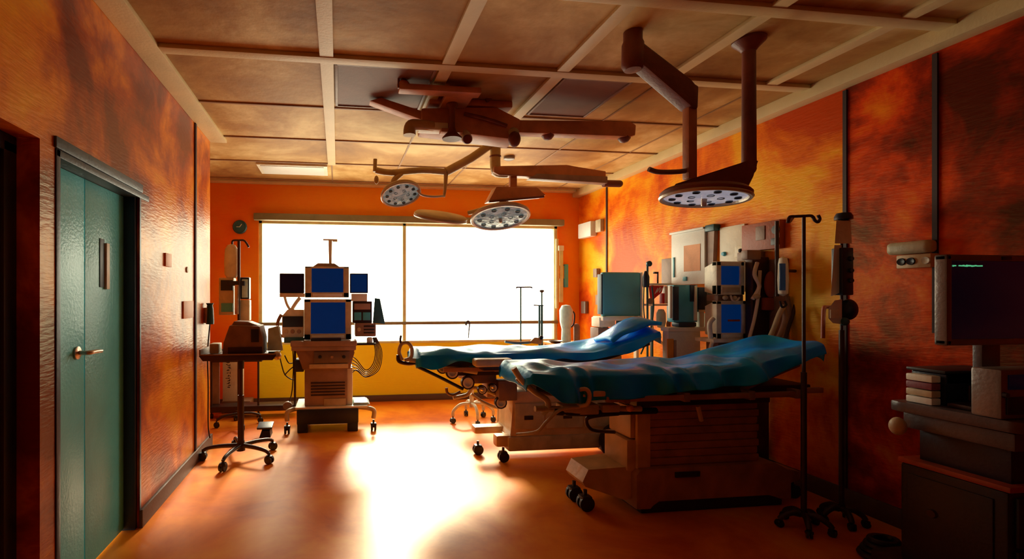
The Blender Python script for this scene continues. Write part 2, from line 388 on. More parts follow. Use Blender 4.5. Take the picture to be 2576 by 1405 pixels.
obj('rim', MB().span(x0, x1, ty-.2, ty-.188, ztt, ztt+.012, .003).span(x0, x1, ty+.188, ty+.2, ztt, ztt+.012, .003).span(x0, x0+.012, ty-.2, ty+.2, ztt, ztt+.05, .003), 'brown', TT)
obj('corner_clip', MB().ball((x1+.005, ty-.17, ztt-.01), .035, (1, .8, 1.1)), 'steel', TT)
# things on it
bx0, bx1 = X(561, 4.2), X(664, 4.2); zb = ztt+.002
BX = thing('equipment_case', 'brown boxy case with sloped shoulders on the dark instrument table', 'case', ((bx0+bx1)/2, 4.28, zb))
obj('body', MB().prism([(bx0, zb), (bx1, zb), (bx1-.005, zb+.13), (bx1-.03, zb+.235), (bx0+.06, zb+.245), (bx0+.01, zb+.10)], 4.16, 4.42, 'XZ', .014), 'brown', BX)
obj('lid', MB().prism([(bx0+.07, zb+.243), (bx1-.05, zb+.238), (bx1-.13, zb+.27), (bx0+.09, zb+.275)], 4.2, 4.38, 'XZ', .004), 'brownmid', BX)
obj('side_panel', MB().span(bx1-.10, bx1-.035, 4.152, 4.162, zb+.10, zb+.21, .003), 'black', BX, 'dark panel on the case')
obj('foot_plate', MB().span(bx0+.05, bx1-.01, 4.150, 4.165, zb+.004, zb+.06, .003), 'iron', BX)
b = MB(); c = P(688, 845, 4.25); b.hull([P(673, 875, 4.2), P(712, 874, 4.2), P(674, 820, 4.2), P(700, 812, 4.2), P(676, 875, 4.38), P(712, 874, 4.38), P(678, 815, 4.38), P(705, 815, 4.38)])
b2 = b
o = solo('plastic_pack', b2, 'ltblue', 'pale blue plastic pack beside the brown case on the instrument table', 'pack')
o.location.z = zb+.002
o = solo('small_tin', MB().span(X(529, 4.25), X(552, 4.25), 4.22, 4.34, zb, zb+.085, .008), 'tan', 'little tan tin at the left end of the instrument table', 'tin')
# wall dispenser + cord on left wall end
WD = thing('wall_dispenser', 'dark teal dispenser bottle fixed at the end of the left wall', 'dispenser', (WL+.03, 4.52, 1.12))
zz0, zz1 = Z(515, 815, 4.5), Z(515, 762, 4.5)
obj('bottle', MB().lathe((WL+.045, 4.52, zz0), [(0, 0), (.034, 0), (.036, .02), (.03, zz1-zz0-.05), (.024, zz1-zz0-.02), (.034, zz1-zz0), (0, zz1-zz0)]), 'tealdk', WD)
obj('bracket', MB().span(WL+.0, WL+.03, 4.49, 4.55, zz0+.01, zz1-.04, .005), 'steel', WD)
obj('cord', MB().tube([(WL+.045, 4.52, zz0), (WL+.03, 4.5, .9), (WL+.04, 4.48, .6), (WL+.035, 4.5, .25), (WL+.05, 4.5, .13)], .006), 'black', WD)
solo('light_switch', MB().span(WL, WL+.012, Yat(413, WL), Yat(428, WL), Z(420, 670, Yat(420, WL)), Z(420, 637, Yat(420, WL)), .003), 'orange', 'narrow orange light switch on the left wall beyond the teal door', 'switch')
solo('wall_button', MB().lathe((WL, Yat(470, WL), Z(470, 678, Yat(470, WL))), [(0, 0), (.024, 0), (.022, .008), (0, .012)], (1, 0, 0), 20), 'tan', 'small round tan button on the left wall below the switch', 'button')
solo('wall_plate', MB().span(WL, WL+.01, Yat(459, WL), Yat(484, WL), Z(470, 800, Yat(470, WL)), Z(470, 757, Yat(470, WL)), .003), 'orange', 'orange square wall plate low on the left wall, next to the dark joint', 'wall plate')
CK = thing('wall_clock', 'round dark blue clock on the far orange wall left of the window', 'clock', P(604, 571, YB)-Vector((0, .03, .09)))
cc = P(604, 571, YB)
obj('case', MB().lathe((cc.x, YB-.001, cc.z), [(0, 0), (.088, 0), (.09, .02), (.078, .035), (.07, .028), (0, .028)], (0, -1, 0)), 'tealdk', CK)
obj('hands', MB().box((cc.x+.012, YB-.031, cc.z+.016), (.008, .004, .05), rotm('Y', 35), 0).box((cc.x-.018, YB-.031, cc.z), (.045, .004, .007), bv=0), 'cream', CK)

# ================================================================== STAND BEHIND THE LEFT TABLE
Ys = 5.40
sx_ = X(601, Ys)
SB = thing('infusion_stand', 'infusion pole with hooks and pump boxes, behind the dark instrument table', 'stand', (sx_, Ys, 0))
obj('pole', MB().cyl((sx_, Ys, .1), (sx_, Ys, Z(601, 604, Ys)), .016), 'iron', SB)
zt = Z(601, 604, Ys)
obj('hook_bar', MB().tube([(X(584, Ys), Ys, zt-.045), (X(586, Ys), Ys, zt-.005), (sx_, Ys, zt), (X(613, Ys), Ys, zt), (X(620, Ys), Ys, zt-.03), (X(626, Ys), Ys, zt-.075)], .011), 'iron', SB)
ub = MB().pix(550, 698, 588, 792, Ys+.03, .14, .012)
bxo = obj('pump_box', ub, 'tan', SB); obj('window_panel', MB().pix(555, 704, 586, 730, Ys+.018, .012, .003), 'navy', bxo); obj('tray_label', MB().pix(556, 762, 586, 784, Ys+.018, .012, .003), 'teal', bxo)
obj('control_box', MB().pix(590, 716, 600, 790, Ys-.03, .06, .006), 'steel', SB)
pb = obj('monitor_box', MB().pix(604, 697, 627, 752, Ys+.03, .10, .008), 'navy', SB); obj('face', MB().pix(608, 702, 623, 748, Ys+.022, .01, .003), 'ltblue', pb)
obj('lower_box', MB().pix(604, 754, 628, 806, Ys+.03, .10, .008), 'tan', SB)
obj('clamp', MB().pix(575, 706, 615, 718, Ys-.01, .04, .004), 'navy', SB)
for k, a in enumerate((20, 110, 200, 290)):
    ca, sa = math.cos(math.radians(a)), math.sin(math.radians(a))
    lg = obj('leg', MB().tube([(sx_, Ys, .13), (sx_+ca*.14, Ys+sa*.14, .12), (sx_+ca*.23, Ys+sa*.23, .085)], .014), 'iron', SB)
    caster(sx_+ca*.23, Ys+sa*.23, .03, lg, 'black', (-sa, ca, 0))
bag = MB(); bx, bz = X(580, Ys), Z(580, 700, Ys)+.0
hgt = Z(580, 612, Ys)-bz
bag.lathe((bx, Ys-.0, bz), [(0, 0), (.05, .01), (.075, .05), (.078, hgt*.5), (.07, hgt*.85), (.04, hgt*.97), (0, hgt)], n=24, sx=1.0)
for v in bag.bm.verts: v.co.y = Ys+.045+(v.co.y-Ys)*.4
solo('fluid_bag', bag, 'beige', 'tall cream fluid bag hanging from the hooks left of the window', 'bag')
# narrow cabinet + box with vertical writing below/behind table
FC = thing('storage_carton', 'tall pale carton with black vertical writing, under the left table', 'carton', (X(585, 6.0), 6.0, .1))
cz0, cz1 = .14, Z(585, 900, 6.0)
FCb = obj('body', MB().span(X(560, 6.0), X(606, 6.0), 6.0, 6.2, cz0, cz1, .004), 'cream', FC)
wr = MB(); zc = Z(575, 975, 6.0); rr = random.Random(3)
while zc < Z(575, 905, 6.0):
    h_ = rr.uniform(.012, .03); o_ = rr.uniform(-.012, .012); x_ = X(575, 6.0)
    wr.box((x_+o_, 5.998, zc+h_/2), (rr.uniform(.02, .05), .003, .007), rotm('Y', rr.uniform(-30, 30)), 0)
    wr.box((x_-.02+rr.uniform(0, .04), 5.998, zc+h_/2), (.007, .003, h_), rotm('Y', rr.uniform(-15, 15)), 0); zc += h_+.008
obj('writing', wr, 'ink', FCb)
obj('skid', MB().span(X(558, 6.0), X(630, 6.0), 5.98, 6.22, .0, .14, .006), 'brown', FC)
SR = thing('steel_rack', 'low dark wheeled rack standing by the far wall under the clock', 'rack', (X(560, 5.8), 5.8, 0))
zr0, zr1 = .13, Z(560, 905, 5.75)
for px in (532, 650):
    for yy in (5.74,):
        lg = obj('post', MB().cyl((X(px, yy), yy, .06), (X(px, yy), yy, zr1), .012), 'iron', SR)
        caster(X(px, yy), yy, .026, lg)
obj('side_panel', MB().span(X(528, 5.86), X(552, 5.86), 5.86, 5.88, .14, zr1, .003), 'brownmid', SR)
obj('top_shelf', MB().span(X(526, 5.74), X(660, 5.74), 5.70, 5.92, zr1-.02, zr1, .004), 'iron', SR)
obj('bottom_shelf', MB().span(X(526, 5.74), X(748, 5.74), 5.70, 5.92, .075, .14, .006), 'iron', SR)
ob = MB(); ob.tube([P(668, 1072, 5.0), P(676, 1068, 4.95), P(684, 1072, 4.9)], .02)
# stray castered foot near tower
FP = thing('foot_pedal', 'small black foot pedal on the floor left of the monitor tower', 'pedal', (X(668, 5.0), 4.98, 0))
fx, fz = X(668, 4.98), 0
obj('base', MB().hull([(fx-.05, 4.9, .002), (fx+.06, 4.9, .002), (fx-.05, 5.06, .002), (fx+.06, 5.06, .002), (fx-.03, 4.92, .06), (fx+.05, 4.92, .06), (fx-.03, 5.05, .085), (fx+.05, 5.05, .085)]), 'black', FP)
obj('treadle', MB().box((fx, 4.98, .10), (.15, .16, .022), rotm('X', 8), .008), 'navy', FP)

# ================================================================== MONITOR TOWER
YT = 5.0
def crt(root, p0, q0, p1, q1, Y, depth, m, name='monitor', screen='screen', margin=(.13, .10, .13, .16), lip='cream'):
    x0, x1 = X(p0, Y), X(p1, Y); pm = (p0+p1)/2; z0, z1 = Z(pm, q1, Y), Z(pm, q0, Y); W, H = x1-x0, z1-z0
    b = MB(); a, tp, c_, bt = margin
    sx0, sx1, sz0, sz1 = x0+a*W, x1-c_*W, z0+bt*H, z1-tp*H
    # bezel as four bars, and a tapering back
    d = .05
    b.span(x0, sx0, Y, Y+d, z0, z1, .006); b.span(sx1, x1, Y, Y+d, z0, z1, .006)
    b.span(x0, x1, Y, Y+d, z0, sz0, .006); b.span(x0, x1, Y, Y+d, sz1, z1, .006)
    b.hull([(x0+.005, Y+d*.6, z0+.005), (x1-.005, Y+d*.6, z0+.005), (x0+.005, Y+d*.6, z1-.005), (x1-.005, Y+d*.6, z1-.005),
            (x0+W*.15, Y+depth, z0+H*.1), (x1-W*.15, Y+depth, z0+H*.1), (x0+W*.15, Y+depth, z1-H*.15), (x1-W*.15, Y+depth, z1-H*.15)])
    o = obj(name, b, m, root)
    s_ = MB(); n = 8
    g = [[s_.bm.verts.new((sx0+(sx1-sx0)*i/n, Y+.018-.010*(1-((i/n-.5)**2+(j/n-.5)**2)*2), sz0+(sz1-sz0)*j/n)) for j in range(n+1)] for i in range(n+1)]
    for i in range(n):
        for j in range(n): s_.bm.faces.new((g[i][j], g[i+1][j], g[i+1][j+1], g[i][j+1]))
    obj('screen', s_, screen, o)
    obj('control_strip', MB().span(sx0+.01, sx1-.01, Y-.004, Y+.004, z0+bt*H*.25, z0+bt*H*.75, .002), lip, o)
    return o
tcx = X(822, YT+.2)
TW = thing('monitor_tower', 'tall wheeled equipment tower with stacked blue monitors before the window', 'equipment tower', (tcx, YT+.25, 0))
# base
bz0 = .0
nb = MB(); a0, a1 = X(746, YT), X(902, YT)
nb.span(a0, a1, YT, YT+.42, .085, .24, .015)
obj('base_cover', nb, 'navy', TW)
for xx in (a0+.06, a1-.06):
    for yy in (YT+.04, YT+.38):
        obj('foot', MB().span(xx-.055, xx+.055, yy-.035, yy+.04, .0, .10, .012), 'navy', TW)
obj('base_deck', MB().span(X(742, YT), X(925, YT), YT+.02, YT+.46, .24, .262, .006), 'cream', TW)
for px0, px1 in ((748, 722), (890, 940)):
    xa, xb = X(px0, YT), X(px1, YT)
    lg = obj('outrigger', MB().tube([(xa, YT+.1, .235), ((xa+xb)/2, YT+.06, .235), (xb, YT+.02, .215), (xb, YT+.02, .13)], .024), 'tan', TW)
    caster(xb, YT+.02, .042, lg)
# column
c0, c1 = X(766, YT+.06), X(874, YT+.06); zc1 = Z(820, 928, YT)
col = MB().span(c0, c1, YT+.06, YT+.36, .262, zc1, .012); colo = obj('column', col, 'brownmid', TW)
obj('column_side', MB().span(c1-.002, c1+.055, YT+.08, YT+.35, .262, zc1, .01), 'cream', colo)
g = MB()
for i in range(5):
    zz = Z(810, 962+i*7.6, YT+.06); g.span(X(782, YT+.06), X(868, YT+.06), YT+.048, YT+.062, zz-.008, zz+.005, .003)
obj('grille', g, 'iron', colo)
obj('lower_panel', MB().pix(815, 1002, 870, 1022, YT+.05, .012, .003), 'tan', colo)
# body (wide)
u = MB(); ux0, ux1 = X(742, YT), X(894, YT); uz0, uz1 = zc1, Z(820, 878, YT)
u.prism([(ux0+.08, uz0), (ux1-.05, uz0), (ux1-.02, uz1-.03), (ux1, uz1), (ux0, uz1), (ux0+.03, uz1-.06)], YT-.02, YT+.40, 'XZ', .012)
uo = obj('upper_body', u, 'brown', TW)
obj('keypad', MB().pix(790, 884, 880, 912, YT-.035, .02, .004), 'silver', uo); obj('drawer_front', MB().pix(778, 915, 876, 926, YT-.038, .025, .004), 'tan', uo)
for k in range(3): obj('dial', MB().lathe(P(805+30*k, 897, YT-.035), [(0, 0), (.018, 0), (.014, .012), (0, .012)], (0, -1, 0), 16), 'navy' if k != 1 else 'brownmid', uo)
obj('side_bracket', MB().pix(742, 905, 764, 935, YT-.01, .2, .008), 'black', uo)
# counter
zt0 = Z(830, 868, YT); zt1 = Z(830, 855, YT)
obj('counter', MB().span(X(735, YT), X(895, YT), YT-.10, YT+.42, uz1-.002, zt0, .008).span(X(733, YT), X(897, YT), YT-.11, YT+.42, zt0, zt1, .010), 'brownmid', TW)
obj('side_shelf', MB().span(X(880, YT), X(945, YT), YT-.04, YT+.30, zt0, zt0+.022, .004), 'black', TW)
obj('keyboard', MB().span(X(783, YT), X(858, YT), YT-.09, YT-.005, zt1, zt1+.028, .008), 'black', TW)
crt(TW, 765, 752, 884, 854, YT, .34, 'tan', margin=(.14, .08, .13, .15), lip='cream')
crt(TW, 767, 670, 878, 748, YT+.01, .32, 'tan', margin=(.15, .06, .13, .17), lip='white')
obj('top_cap', MB().prism([(X(786, YT), Z(820, 670, YT)), (X(855, YT), Z(820, 670, YT)), (X(841, YT), Z(820, 661, YT)), (X(799, YT), Z(820, 661, YT))], YT+.04, YT+.25, 'XZ', .004), 'brownmid', TW)
zt_ = Z(832, 603, YT+.1); zb_ = Z(832, 662, YT+.1); xm_ = X(831, YT+.1)
obj('mast', MB().cyl((xm_, YT+.1, zb_), (xm_, YT+.1, zt_), .015, .02).span(X(812, YT), X(849, YT), YT+.085, YT+.115, zt_-.008, zt_+.008, .004).span(X(836, YT), X(849, YT), YT+.08, YT+.12, zt_-.02, zt_+.004, .004), 'beige', TW)
def flat(root, p0, q0, p1, q1, Y, screen, m='black', d=.035, mrg=.012, name='side_monitor'):
    o = obj(name, MB().pix(p0, q0, p1, q1, Y, d, .008), m, root)
    pm = (p0+p1)/2
    obj('screen', MB().span(X(p0, Y)+mrg, X(p1, Y)-mrg, Y-.003, Y+.002, Z(pm, q1, Y)+mrg, Z(pm, q0, Y)-mrg, 0), screen, o)
    return o
flat(TW, 703, 687, 765, 737, YT+.02, 'screendk'); flat(TW, 880, 687, 926, 737, YT+.02, 'screen')
obj('monitor_bracket', MB().pix(703, 737, 766, 747, YT+.0, .08, .004), 'beige', TW)
obj('monitor_bracket', MB().pix(884, 738, 924, 757, YT+.03, .06, .006), 'cream', TW)
# arm and boxes on the left of the stack
obj('support_arm', MB().tube([P(716, 745, YT+.05), P(722, 765, YT+.05), P(732, 782, YT+.06)], .014).tube([P(755, 748, YT+.05), P(742, 765, YT+.05), P(736, 782, YT+.06), P(760, 800, YT+.06)], .02), 'cream', TW)
lb = obj('vital_signs_box', MB().prism([(X(708, YT), Z(735, 850, YT)), (X(764, YT), Z(735, 850, YT)), (X(764, YT), Z(735, 778, YT)), (X(722, YT), Z(735, 778, YT)), (X(708, YT), Z(735, 795, YT))], YT+.03, YT+.22, 'XZ', .012), 'beige', TW)
obj('display', MB().pix(711, 795, 762, 822, YT+.018, .015, .003), 'navy', lb)
for k in range(3): obj('knob', MB().lathe(P(720+16*k, 833, YT+.03), [(0, 0), (.022, 0), (.018, .018), (0, .018)], (0, -1, 0), 16), 'brownmid' if k else 'tan', lb)
obj('side_handle', MB().tube([P(708, 790, YT+.1), P(699, 810, YT+.1), P(700, 835, YT+.1), P(710, 848, YT+.1)], .018), 'brown', lb)
obj('bottom_tray', MB().pix(714, 848, 765, 862, YT+.0, .18, .008), 'tealdk', lb)
obj('support_post', MB().cyl(P(742, 858, YT+.12), (X(742, YT+.12), YT+.12, .25), .012), 'iron', TW)
# right side boxes
rb = obj('module_box', MB().pix(887, 757, 936, 812, YT+.03, .18, .008), 'iron', TW)
obj('module_face', MB().pix(891, 785, 909, 805, YT+.02, .012, .003).pix(913, 785, 932, 805, YT+.02, .012, .003), 'tealbr', rb); obj('module_strip', MB().pix(891, 763, 932, 778, YT+.02, .012, .003), 'brownmid', rb)
rb = obj('recorder_box', MB().pix(893, 812, 946, 846, YT-.0, .2, .014), 'brown', TW); obj('slots', MB().pix(915, 818, 942, 822, YT-.006, .01, .002).pix(915, 827, 942, 830, YT-.006, .01, .002).pix(915, 835, 942, 838, YT-.006, .01, .002), 'black', rb)
obj('dial', MB().lathe(P(903, 828, YT), [(0, 0), (.022, 0), (.018, .014), (0, .014)], (0, -1, 0), 16), 'tan', rb)
obj('jar', MB().lathe(P(930, 862, YT+.02), [(0, 0), (.03, 0), (.032, .05), (.02, .06), (0, .06)], n=20), 'white', TW)
fp = MB(); fp.prism([(X(939, YT), Z(950, 812, YT)), (X(970, YT), Z(950, 815, YT)), (X(957, YT), Z(950, 751, YT)), (X(944, YT), Z(950, 749, YT))], YT+.05, YT+.08, 'XZ', .003)
obj('tilted_panel', fp, 'tealdk', TW, 'dark teal tilted panel')
# cables
for k in range(6):
    d = k*4.2
    pts = [P(938+d*.4, 848, YT+.06), P(944+d*.8, 885, YT+.04+.01*k), P(938+d*.7, 915+d*.7, YT+.03+.01*k), P(920, 930+d*1.0 if k < 5 else 948, YT+.03), P(898, 905+d*1.6 if k < 5 else 930, YT+.05), P(884, 893+d*2.2, YT+.12)]
    obj('cable', MB().tube(pts, .0048, 8, 6), 'iron', TW)
for pts in ([(703, 893), (708, 915), (716, 940), (730, 952), (742, 955)], [(716, 893), (726, 912), (738, 912)], [(716, 943), (728, 930), (738, 922)], [(736, 862), (738, 920), (735, 980), (728, 1010)]):
    obj('cable', MB().tube([P(a, b_, YT+.12) for a, b_ in pts], .006, 8, 5), 'black', TW)
obj('cable_reel', MB().lathe(P(724, 1020, YT+.16), [(0, -.02), (.045, -.02), (.05, 0), (.045, .02), (0, .02)], (0, -1, 0)), 'brown', TW)
solo('steel_pan', MB().prism([(X(888, YT), .264), (X(932, YT), .264), (X(926, YT), .29), (X(891, YT), .29)], YT+.06, YT+.3, 'XZ', .004), 'ltblue', 'pale blue folded sheet on the base of the monitor tower', 'sheet').name = 'folded_sheet'

# ================================================================== OPERATING TABLES
def drape_mesh(x0, x1, yf, yb, zf, hang_f, hang_b, seed, nx=120, lift=None, folds=(), amp=.02):
    """cloth over the table: v runs front hem -> top -> back hem"""
    r = random.Random(seed); ph = [r.uniform(0, 6.28) for _ in range(12)]
    b = MB(); rows = []; W = yb-yf
    prof = []
    NF, NT, NB = 12, 22, 8
    for j in range(NF): prof.append(('f', j/NF))
    for j in range(NT+1): prof.append(('t', j/NT))
    for j in range(1, NB+1): prof.append(('b', j/NB))
    for i in range(nx+1):
        u = i/nx; x = x0+(x1-x0)*u; zt = zf(x)
        hf = hang_f(u); row = []
        for kind, v in prof:
            wv = .5*math.sin(9*u*3+ph[0])+.3*math.sin(23*u+ph[1])+.25*math.sin(41*u+ph[2])
            if kind == 'f':
                k = 1-v   # 1 hem, 0 at the edge
                z = zt-.012-hf*k; y = yf-.02-.012*k + amp*1.3*wv*k
                for fu, fs, fw in folds:
                    g_ = math.exp(-((u-fu-(.02*(k)))/fw)**2); y -= fs*g_*(.4+.6*math.sin(k*2.6)); z += .3*fs*g_*k
            elif kind == 't':
                y = yf+W*v-.0; e = min(v, 1-v)
                z = zt + amp*.45*math.sin(14*u+5*v+ph[3])*min(1, e*5)+amp*.35*math.sin(31*u-7*v+ph[4])*min(1, e*5)+amp*.3*math.sin(9*v+17*u+ph[5])
                if e < .06: z -= .012*(1-e/.06)
                for fu, fs, fw in folds:
                    g_ = math.exp(-((u-fu+v*.12)/fw)**2)*max(0, 1-v*1.4); z += fs*.55*g_
            else:
                z = zt-.012-hang_b*v; y = yb+.02+.01*v+amp*wv*v
            # rounded ends
            row.append(b.bm.verts.new((x, y, z)))
        rows.append(row)
    for i in range(nx):
        for j in range(len(prof)-1): b.bm.faces.new((rows[i][j], rows[i][j+1], rows[i+1][j+1], rows[i+1][j]))
    # end flaps
    for row, sgn, xx in ((rows[0], -1, x0), (rows[-1], 1, x1)):
        prev = row
        for k in range(1, 5):
            new = []
            for v in row:
                zt = zf(xx); d_ = v.co.z
                new.append(b.bm.verts.new((xx+sgn*(.022*math.sin(k/4*1.57)+.002*k), v.co.y*(1)+(.5*(yf+yb)-v.co.y)*.03*k, min(d_, zt+.005)-.020*k**1.25 if d_ > zt-.03 else d_-.003*k)))
            for j in range(len(row)-1):
                b.bm.faces.new((prev[j], prev[j+1], new[j+1], new[j]))
            prev = new
    return b
def drape(b, parent_label, cat, name='surgical_drape'):
    o = solo(name, b, 'drape', parent_label, cat)
    md = o.modifiers.new('Solid', 'SOLIDIFY'); md.thickness = .004
    sb = o.modifiers.new('Sub', 'SUBSURF'); sb.levels = 1; sb.render_levels = 1
    return o

# ---- near operating table
NY0, NY1 = 2.74, 3.24
def zn(x):
    return .955 + (.155*max(0, (x-2.25)/.85)**1.4 if x > 2.25 else 0) + .015*max(0, (1.5-x)/.35)
NT_ = thing('operating_table', 'nearer operating table with blue drape and ribbed brown column', 'operating table', (2.4, 3.0, 0))
# plinth
pl = MB()
pl.prism([(1.90, .04), (2.00, .04), (2.05, .10), (2.85, .10), (2.95, .05), (3.02, .05), (3.02, .24), (2.9, .30), (1.93, .30), (1.90, .26)], 2.84, 3.22, 'XZ', .012)
plo = obj('plinth', pl, 'wood', NT_)
obj('plinth_skirt', MB().span(1.95, 2.98, 2.87, 3.19, .0, .10, .01), 'black', plo)
obj('plinth_vent', MB().pix(1700, 1186, 1762, 1200, 2.83, .012, .003), 'iron', plo)
# ribbed column
cb = MB(); zc0, zc1 = .30, .70
for i in range(8):
    za = zc0+(zc1-zc0)*i/8; zb2 = zc0+(zc1-zc0)*(i+1)/8
    ins = .006*(i % 2)
    cb.span(1.94+ins, 2.82-ins, 2.885+ins, 3.17-ins, za+.003, zb2, .008)
cb.span(1.955, 2.80, 2.9, 3.155, zc0, zc1, 0)
co = obj('column', cb, 'wood', NT_)
obj('column_corner', MB().span(1.925, 2.02, 2.872, 2.90, .26, zc1-.02, .008), 'woodlt', co)
b = MB()
b.span(1.895, 1.945, 2.9, 3.15, .48, .69, .012); b.span(1.865, 1.945, 2.89, 3.16, .27, .475, .016)
obj('column_side', b, 'woodlt', co)
obj('column_head', MB().span(1.90, 2.86, 2.84, 3.18, .70, .79, .01), 'iron', co)
# feet
f_ = MB(); f_.hull([(1.58, 2.93, .20), (1.58, 3.16, .20), (1.62, 2.93, .28), (1.62, 3.16, .28), (1.93, 2.90, .30), (1.93, 3.18, .30), (1.93, 2.90, .10), (1.93, 3.18, .10), (1.86, 2.90, .08), (1.86, 3.18, .08), (1.60, 2.93, .17), (1.6, 3.16, .17)])
fo = obj('foot', f_, 'woodlt', NT_)
caster(1.62, 2.97, .05, fo, 'black', (0, 1, 0)); caster(1.62, 3.12, .05, fo, 'black', (0, 1, 0))
f_ = MB(); f_.hull([(3.0, 2.93, .10), (3.0, 3.16, .10), (3.0, 2.93, .24), (3.0, 3.16, .24), (3.22, 2.95, .13), (3.22, 3.14, .13), (3.22, 2.95, .18), (3.22, 3.14, .18)])
fo = obj('foot', f_, 'wood', NT_); caster(3.17, 2.98, .045, fo, 'black', (0, 1, 0)); caster(3.17, 3.12, .045, fo, 'black', (0, 1, 0))
# under frame, rails
obj('under_frame', MB().span(1.60, 3.12, 2.80, 3.20, .775, .825, .008).span(1.25, 1.75, 2.9, 3.12, .80, .84, .01), 'iron', NT_)
for yy in (2.725, 3.25):
    ro = obj('side_rail', MB().span(1.62, 2.98, yy-.014, yy+.014, .765, .80, .006).span(3.0, 3.12, yy-.012, yy+.012, .785, .82, .006), 'wood', NT_)
    for xx in (1.75, 2.15, 2.6, 2.93):
        obj('rail_clamp', MB().span(xx-.02, xx+.02, min(yy, 2.95 if yy < 3 else 3.0)-.02 if yy < 3 else yy-.05, yy+.05 if yy < 3 else yy+.02, .755, .812, .006), 'brown', ro)
obj('upper_rail', MB().span(1.30, 1.86, 2.72, 2.745, .80, .835, .008), 'woodlt', NT_)
obj('rail_block', MB().span(1.80, 1.86, 2.71, 2.76, .79, .845, .008), 'black', NT_)
# mechanisms on left end
mg = MB(); mg.span(1.36, 1.60, 2.76, 2.86, .68, .745, .014); mg.span(1.62, 1.74, 2.76, 2.84, .69, .74, .012); mg.cyl((1.2, 2.80, .72), (1.9, 2.80, .70), .018)
obj('actuator', mg, 'tan', NT_)
obj('actuator_knob', MB().ball((1.80, 2.76, .715), .022), 'orange', NT_)
obj('grab_loop', MB().tube([(1.40, 2.73, .83), (1.47, 2.70, .855), (1.50, 2.70, .82), (1.49, 2.71, .76), (1.45, 2.75, .745)], .013), 'woodlt', NT_)
obj('curved_support', MB().tube([P(1292, 925, 2.80), P(1312, 955, 2.80), P(1345, 985, 2.80), P(1375, 1005, 2.80), P(1378, 1025, 2.80), P(1365, 1040, 2.82)], .018), 'tan', NT_)
obj('curved_support', MB().tube([P(1300, 950, 2.86), P(1330, 978, 2.86), P(1385, 990, 2.86), P(1440, 990, 2.86)], .013), 'brown', NT_)
obj('hose', MB().tube([P(1460, 1022, 2.74), P(1410, 1030, 2.74), P(1375, 1060, 2.76), P(1350, 1085, 2.8), P(1300, 1092, 2.9)], .010), 'tan', NT_)
obj('hose', MB().tube([P(1555, 1040, 2.8), P(1500, 1045, 2.78), P(1475, 1055, 2.8), P(1490, 1080, 2.84), P(1545, 1086, 2.95)], .012), 'iron', NT_)
obj('lever', MB().box(P(1760, 1040, 2.76), (.022, .02, .10), rotm('Y', -14), .006), 'woodlt', NT_)
obj('tilt_arm', MB().tube([P(1395, 1035, 2.78), P(1450, 1038, 2.78), P(1540, 1036, 2.8), P(1650, 1032, 2.85)], .02), 'black', NT_)
# mattress + backrest frame
def slab(fz, x0, x1, y0, y1, th, n=24, off=.032):
    b = MB(); up = []; dn = []
    for i in range(n+1):
        x = x0+(x1-x0)*i/n; z = fz(x)-off
        up.append((x, z)); dn.append((x, z-th))
    b.prism(up+dn[::-1], y0, y1, 'XZ', 0); return b
obj('mattress', slab(zn, 1.20, 3.06, NY0+.01, NY1-.01, .055), 'mattress', NT_)
obj('tabletop', slab(zn, 1.22, 3.04, NY0+.03, NY1-.03, .025, off=.088), 'iron', NT_)
obj('backrest_strut', MB().tube([(2.6, 2.80, .80), (2.85, 2.80, .90), (3.02, 2.80, .96)], .018).tube([(3.05, 3.15, .80), (3.05, 3.15, .96)], .018), 'brown', NT_)
hf = lambda u: (.118+.022*math.sin(u*7+1.0)+.012*math.sin(u*19) + (.06*min(1, max(0, u-.05)/.1))*(1-u)) * (min(1, .5+u*6) if u < .1 else 1) * (1-.55*max(0, (u-.72)/.28))
drape(drape_mesh(1.15, 3.13, NY0, NY1, zn, hf, .10, 11, folds=((.11, .06, .022), (.17, .035, .013), (.43, .06, .022), (.50, .035, .016), (.60, .03, .02), (.74, .05, .02), (.88, .03, .03)), amp=.028), 'rumpled blue drape over the nearer operating table', 'drape')

# ---- far operating table
FY0, FY1 = 3.82, 4.34
def zf_(x): return .955 + (.17*((x-2.15)/.60)**1.2 if x > 2.15 else 0)
FT = thing('operating_table', 'farther operating table, partly hidden behind the nearer one', 'operating table', (1.9, 4.1, 0))
fb = MB(); fb.prism([(1.44, .09), (2.62, .09), (2.62, .22), (2.55, .26), (2.5, .60), (1.47, .60), (1.47, .26), (1.44, .22)], 3.90, 4.26, 'XZ', .014)
fbo = obj('pedestal', fb, 'woodlt', FT)
obj('pedestal_panel', MB().span(1.49, 1.75, 3.888, 3.90, .28, .50, .006).span(1.77, 2.1, 3.888, 3.9, .28, .50, .006).span(2.12, 2.45, 3.888, 3.9, .28, .5, .006), 'tan', fbo)
for xx in (1.57, 1.92):
    obj('badge', MB().span(xx, xx+.08, 3.882, 3.89, .36, .395, .004), 'iron', fbo)
obj('plinth_band', MB().span(1.43, 2.63, 3.885, 4.27, .10, .22, .014), 'tan', fbo)
ft = MB(); ft.span(1.20, 1.48, 4.10, 4.22, .19, .255, .02); ft.span(1.33, 1.48, 3.90, 4.0, .13, .23, .02)
fto = obj('foot', ft, 'woodlt', FT)
caster(1.24, 4.14, .045, fto, 'black', (0, 1, 0)); caster(1.40, 3.93, .045, fto, 'black', (0, 1, 0))
obj('foot', MB().span(2.4, 2.7, 3.92, 4.2, .0, .13, .012), 'black', FT)
